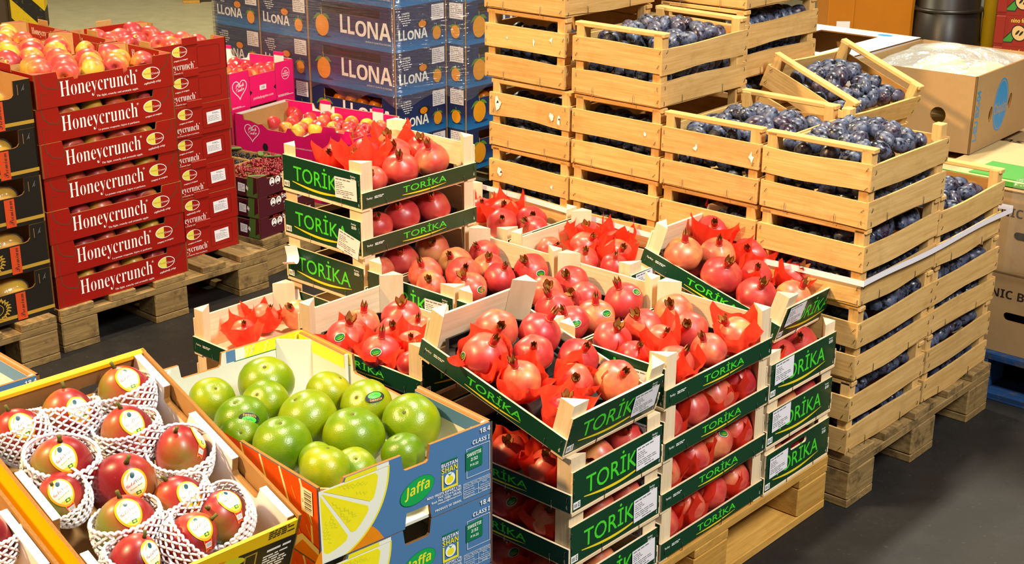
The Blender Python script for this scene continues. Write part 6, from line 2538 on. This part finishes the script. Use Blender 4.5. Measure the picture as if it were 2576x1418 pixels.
a.stroke([(-.040 + .050 * math.cos(t) , .118 + .076 * math.sin(t)) for t in [2 * PI * k / 30 for k in range(30)]], .0025, M_KRAFT, closed=True)
a.text('Chiquita', -.040, .082, M_KRAFT, w=.096, h=.044, st='bold', anchor='c')
ob('carton_print', a.mesh('carton_print'), P['-y'])
thing('plastic_bag', 'clear crumpled plastic bag of greens in the open brown carton', 'bag', CHQ @ TR(.25, .2, 0), None,
      crumple(9, lambda u, v: ((u - .5) * .47, (v - .5) * .37, .205 + .055 * (math.sin(PI * u) * math.sin(PI * v)) ** .5), .05, 70, 56, film_mat('bag_film', 1.0, (14, 14, 14), 1.7, .34, '#f2f2ee', .12), 'plastic_bag'))
M_LETT = fruit_mat('pale_leaf', [(.3, '#9cc03c'), (.6, '#d3dd9a'), (.8, '#eef0d8')], 22, .5, 0)
grp = []
for k, (x, y) in enumerate(((-.15, -.09), (-.02, -.11), (.12, -.09), (-.13, .07), (.02, .06), (.15, .07))):
    grp.append(thing('lettuce', 'lettuce', 'vegetable', CHQ @ TR(.25 + x, .2 + y, .165) @ RZ(k) , None,
                     MB().sphere((0, 0, 0), (.075, .06, .05), M_LETT, 16, 9, fn=lambda a, i: 1 + .08 * math.sin(5 * a + i)).mesh('lettuce')))
name_row(grp, 'pale green head of lettuce, %s in the clear bag', 'heads of lettuce in the clear bag')

# white carton with a cut-out top, farther back
WB = PLM(1.42, .90, .55)
c = thing('white_carton', 'white carton with blue print and cut-out top behind the tilted crate', 'box', WB)
P = box_shell(c, .62, .44, .25, .006, {s_: M_CARDW for s_ in ('-x', '+x', '-y', '+y')}, {s_: [rect_loop(w, .25)] for s_, w in (('-x', .44), ('+x', .44), ('-y', .62), ('+y', .62))}, M_KRAFT)
tp = ob('top_frame', MB().panel([[(0, 0), (.62, 0), (.62, .44), (0, .44)], [(.10, .12), (.10, .36), (.52, .36), (.52, .12)]], .005, M_CARDW, M_KRAFT).mesh('top_frame'), c, TR(0, 0, .2555))
a = Art()
M_PBL = plain('pale_blue_print', '#9cc2dc', .5)
a.ell(.56, .28, .035, .018, M_PBL, rot=PI / 2)
a.ell(.57, .12, .03, .02, M_CHB, rot=PI / 2)
a.rect(.18, .03, .30, .08, M_PBL)
a.ell(.42, .06, .05, .022, M_PBL)
ob('carton_print', a.mesh('carton_print'), tp)
make_pallet('pallet', 'pallet hidden under the white carton', PLM(2.1, .88, 0) @ RZ(PI / 2), .6, .7, M_PALLET)
c = thing('white_carton', 'lower white carton hidden beneath the cut-out one', 'box', PLM(1.42, .90, .145))
ob('carton_body', MB().box((.31, .22, .202), (.62, .44, .403), M_CARDW, bevel=.003).mesh('carton_body'), c)
ob('lid_seam', MB().box((.31, .22, .4038), (.6, .02, .0008), M_CARD).mesh('lid_seam'), c)

# orange electric pallet truck
M_TRUCK = plain('orange_truck_paint', '#b87009', .4, .4, .18, scale=5)
M_TBLK = plain('black_truck_plastic', '#1e1b19', .35, .5)
T = TR(2.145, 8.45, 0) @ RZ(-.04)
c = thing('pallet_truck', 'orange electric pallet truck with rounded black motor cover', 'truck', T)
ob('body', MB().box((0, .25, .62), (.50, .5, 1.0), M_TRUCK, bevel=.02).mesh('body'), c)
ob('body_panel', MB().box((-.185, -.004, .62), (.155, .012, .98), M_TRUCK, bevel=.004).mesh('body_panel'), c)
ob('warning_label', Art().rect(-.04, -.03, .04, .03, M_PAPER).mesh('warning_label'), c, TR(-.17, -.0105, .31) @ RX(PI / 2))
m = MB().lathe([(.0005, 1.0), (.16, 1.0), (.185, .96), (.19, .42), (.20, .41), (.205, .24), (.215, .215), (.21, .20), (.0005, .2)], 40, M_TBLK, close=False)
ob('motor_cover', m.mesh('motor_cover'), c, TR(.455, .06, 0))
ob('cover_rim', MB().lathe([(.19, .405), (.21, .41), (.208, .425), (.188, .43)], 40, M_TBLK, close=False).mesh('cover_rim'), c, TR(.455, .06, 0))
ob('skirt', MB().lathe([(.18, .03), (.20, .05), (.21, .2), (.0005, .2)], 40, M_TRUCK, close=False).mesh('skirt'), c, TR(.455, .06, 0))
for x in (-.18, .18):
    w = MB().lathe([(.0005, -.04), (.09, -.04), (.1, -.03), (.1, .03), (.09, .04), (.0005, .04)], 20, M_TBLK, close=False)
    ob('wheel', w.mesh('wheel'), c, TR(x, .45, .10) @ RY(PI / 2))
c = thing('column', 'grey steel post behind the orange pallet truck', 'column', TR(2.98, 9.1, 0))
ob('shaft', MB().box((0, 0, 1.1), (.16, .12, 2.2), plain('grey_paint', '#a8a498', .5), bevel=.006).mesh('shaft'), c)
ob('foot', MB().box((0, 0, .02), (.3, .26, .04), M_STEEL).mesh('foot'), c)
c = thing('bollard', 'yellow guard post beside the red fruit cartons', 'post', TR(2.84, 8.4, 0))
ob('shaft', MB().lathe([(.0005, 0), (.05, 0), (.05, 1.2), (.04, 1.23), (.0005, 1.24)], 20, plain('yellow_paint', '#d8b81a', .5), close=False).mesh('shaft'), c)
ob('foot', MB().box((0, 0, .008), (.2, .2, .016), M_STEEL).mesh('foot'), c)

# red fruit cartons in the upper right corner
M_BRICK = plain('brick_red_print', '#8e2416', .45)
NF = TR(2.66, 7.80, 0) @ RZ(-.33)
make_pallet('pallet', 'pallet hidden under the red fruit cartons', NF @ TR(-.03, -.03, 0), .8, .6, M_PALLET)
for k in range(5):
    c = thing('fruit_carton', 'red fruit carton with bird-eye shaped mark, %s at the upper right edge' % lvl(5, k), 'box', NF @ TR(0, 0, .145 + .171 * k))
    P = box_shell(c, .5, .4, .17, .006, {s_: M_BRICK for s_ in ('-x', '+x', '-y', '+y')}, {s_: [rect_loop(w, .17)] for s_, w in (('-x', .4), ('+x', .4), ('-y', .5), ('+y', .5))}, M_CARD)
    a = Art()
    a.text('nino fruit', -.165, .132, M_LOGOY, w=.10, h=.024, off=.01)
    a.poly([(-.215, .022), (-.16, .085), (-.135, .055), (-.15, .02)], M_BLK)
    a.poly([(-.205, .026), (-.160, .076), (-.142, .052), (-.153, .026)], M_LGREEN)
    a.ell(-.118, .075, .040, .048, M_BLK, rot=.5)
    a.ell(-.118, .075, .034, .042, plain('buff_print', '#d8b47a', .5), rot=.5)
    a.ell(-.126, .078, .006, .016, M_BLK, rot=-.6)
    a.ell(-.106, .074, .006, .016, M_BLK, rot=-.6)
    a.ell(-.045, .096, .02, .009, M_BLK)
    a.poly([(.05, .02), (.085, .02), (.03, .12), (.0, .12)], plain('buff_print', '#d8b47a', .5))
    ob('carton_print', a.mesh('carton_print'), P['-y'])
    ob('corner_tab', MB().box((0, 0, 0), (.05, .004, .15), M_BRICK, bevel=.0015).mesh('corner_tab'), c, TR(.03, -.002, .09))

# scraps on the floor beside the plum pallet
m = MB().tube([(0, 0, .004), (.02, .004, .005), (.035, -.006, .004), (.05, .0, .007)], [.003, .004, .003, .001], 5, M_STEMG)
thing('leaf_scrap', 'withered green stem lying on the dark floor by the plum pallet', 'plant scrap', TR(1.045, 3.505, 0) @ RZ(.3), None, m.mesh('leaf_scrap'))

# ------------------------------------------------------------------ plums
def plum_mesh(seed):
    r = random.Random(seed)
    prof = [(max(.0004, math.sin(PI * i / 9)), -math.cos(PI * i / 9)) for i in range(10)]
    a1 = r.uniform(0, 6)
    m = MB().lathe([(x * .0192, z * .0270) for x, z in prof], 14, M_PLUM,
                   fn=lambda a, i: 1 - .05 * math.exp(-((math.atan2(math.sin(a - a1), math.cos(a - a1))) / .28) ** 2), close=False)
    return m.mesh('plum')


PLUM_ME = [plum_mesh(k) for k in range(3)]
PSTALK = MB().tube([(0, 0, .026), (.001, .001, .032), (.003, .0, .039)], [.0008, .0006, .0009], 4, M_STALKG).mesh('stalk')
prnd = random.Random(21)
CAND = []


def plum(M, big=1.0):
    s_ = prnd.uniform(.98, 1.18) * big
    d = Vector((prnd.uniform(-1, 1), prnd.uniform(-1, 1), prnd.uniform(-.5, .6)))
    CAND.append((M @ aim(d, prnd.uniform(0, 6)) @ SC(s_, s_, s_), key))


def heap(M, hx, hy, zlow, bulge, dmin=.038, n=900):
    pts = []
    for _ in range(n):
        x, y = prnd.uniform(-hx, hx), prnd.uniform(-hy, hy)
        z = zlow + bulge * (1 - (x / hx) ** 2 * .8) * (1 - (y / hy) ** 2 * .7) + prnd.uniform(-.008, .008)
        if all((x - a) ** 2 + (y - b) ** 2 + ((z - c) * 1.3) ** 2 > dmin * dmin for a, b, c in pts):
            pts.append((x, y, z))
    for p in pts:
        plum(M @ TR(*p))
    for _ in range(60):
        x, y = prnd.uniform(-hx, hx), prnd.uniform(-hy, hy)
        if all((x - a) ** 2 + (y - b) ** 2 > (dmin * .62) ** 2 for a, b, c in pts):
            pts.append((x, y, 0))
            plum(M @ TR(x, y, zlow - .020))


def row(M, side, z, jit=.004, step=.035, full=1.0):
    half, off = (.102, .146) if side == '-x' else (.148, .098)
    n = int(2 * half / step)
    for k in range(n + 1):
        if prnd.random() > full:
            continue
        t = -half + 2 * half * k / n
        x, y = (-off, t) if side == '-x' else (t, -off)
        plum(M @ TR(x + prnd.uniform(-jit, jit), y + prnd.uniform(-jit, jit), z + prnd.uniform(-.006, .006)))


OPEN = {('B', 4): (.142, .034), ('C', 3): (.134, .034), ('D', 3): (.140, .044), ('E', 2): (.128, .03), ('T', 0): (.125, .034)}
for key, M in PLC.items():
    if key in OPEN:
        zl, bu = OPEN[key]
        heap(M, .152, .106, zl, bu)
    sides = []
    if key[0] in 'ABCD':
        sides.append('-x')
    if key[0] in 'DE' or key in (('B', 4), ('A', 5), ('G', 4), ('G', 5), ('G', 3), ('C', 3)):
        sides.append('-y')
    if key[0] == 'T':
        continue
    for s_ in sides:
        row(M, s_, .077)
        row(M, s_, .044, step=.045)
        if key not in OPEN:
            h = 0.142 if s_ == '-y' else .122
            row(M, s_, h, jit=.006, full=.9)
            # second row behind, a little higher
            half, off = (.098, .112) if s_ == '-x' else (.142, .066)
            for k in range(7):
                t = -half + 2 * half * k / 6
                x, y = (-off, t) if s_ == '-x' else (t, -off)
                plum(M @ TR(x, y, h + prnd.uniform(.0, .014)))

objs = []
for k, (M, key) in enumerate(CAND):
    o = bpy.data.objects.new('plum', PLUM_ME[k % 3])
    COL.objects.link(o)
    o.matrix_world = M
    objs.append((o, key))

# the 300 that show largest stay single; whatever lies deeper in the crates becomes one fill
bpy.context.view_layer.update()
dg = bpy.context.evaluated_depsgraph_get()
FWD = CAMM.to_3x3() @ Vector((0, 0, -1))
RGT = CAMM.to_3x3() @ Vector((1, 0, 0))
UPV = CAMM.to_3x3() @ Vector((0, 1, 0))
score = []
for o, key in objs:
    c = o.matrix_world.translation
    q = CAMI @ c
    if abs(q.x / q.z) > .375 or abs(q.y / q.z) > .215:
        score.append((0, o, key))
        continue
    hit = 0
    for a, b in ((0, 0), (.6, 0), (-.6, 0), (0, .6), (0, -.6), (.5, .5), (-.5, .5), (.85, 0), (-.85, 0), (0, .85)):
        t = c + RGT * (a * .019) + UPV * (b * .019)
        d = (t - CAMP).normalized()
        org = CAMP.copy()
        for _ in range(4):
            ok, loc, nr, fi, ho, mt = S.ray_cast(dg, org, d)
            if ok and ho.name.split('.')[0] in ('stretch_film', 'plastic_bag', 'plastic_sheet'):
                org = loc + d * .001
                continue
            break
        if ok and ho.name == o.name:
            hit += 1
    score.append((hit / (q.z * q.z), o, key))
score.sort(key=lambda s_: -s_[0])
keep, fill = [], []
for s_, o, key in score:
    (keep if (s_ > 0 and len(keep) < 298) else fill).append((o, key))
NAMES = {'A': 'tall leftmost front stack', 'B': 'second front stack', 'C': 'third front stack', 'D': 'front right corner stack', 'E': 'rear right corner stack',
         'F': 'tall leftmost rear stack', 'G': 'middle rear stack', 'H': 'rear stack under the tilted crate'}
NST = {'A': 6, 'B': 5, 'C': 4, 'D': 4, 'E': 3, 'F': 6, 'G': 6, 'H': 3}
for k, (o, key) in enumerate(keep):
    w = 'the steeply tilted crate' if key[0] == 'T' else 'the %s crate of the %s' % (lvl(NST[key[0]], key[1]), NAMES[key[0]])
    tag(o, 'dark blue plum in ' + w, 'fruit', 'plums in ' + w)
    if key in OPEN and k % 9 == 0:
        ob('stalk', PSTALK, o)
m = MB()
pc = [([v.co[:] for v in me.vertices], [list(p.vertices) for p in me.polygons]) for me in PLUM_ME]
for o, key in fill:
    vs, fs = pc[PLUM_ME.index(o.data)]
    m.raw(vs, fs, M_PLUM, o.matrix_world.copy(), True)
    bpy.data.objects.remove(o)
o = thing('plum_fill', 'dark blue plums packed deep inside the slatted crates', 'plums', TR(0, 0, 0), None, m.mesh('plum_fill'))
o['kind'] = 'stuff'
print('plums kept', len(keep), 'fill', len(fill))
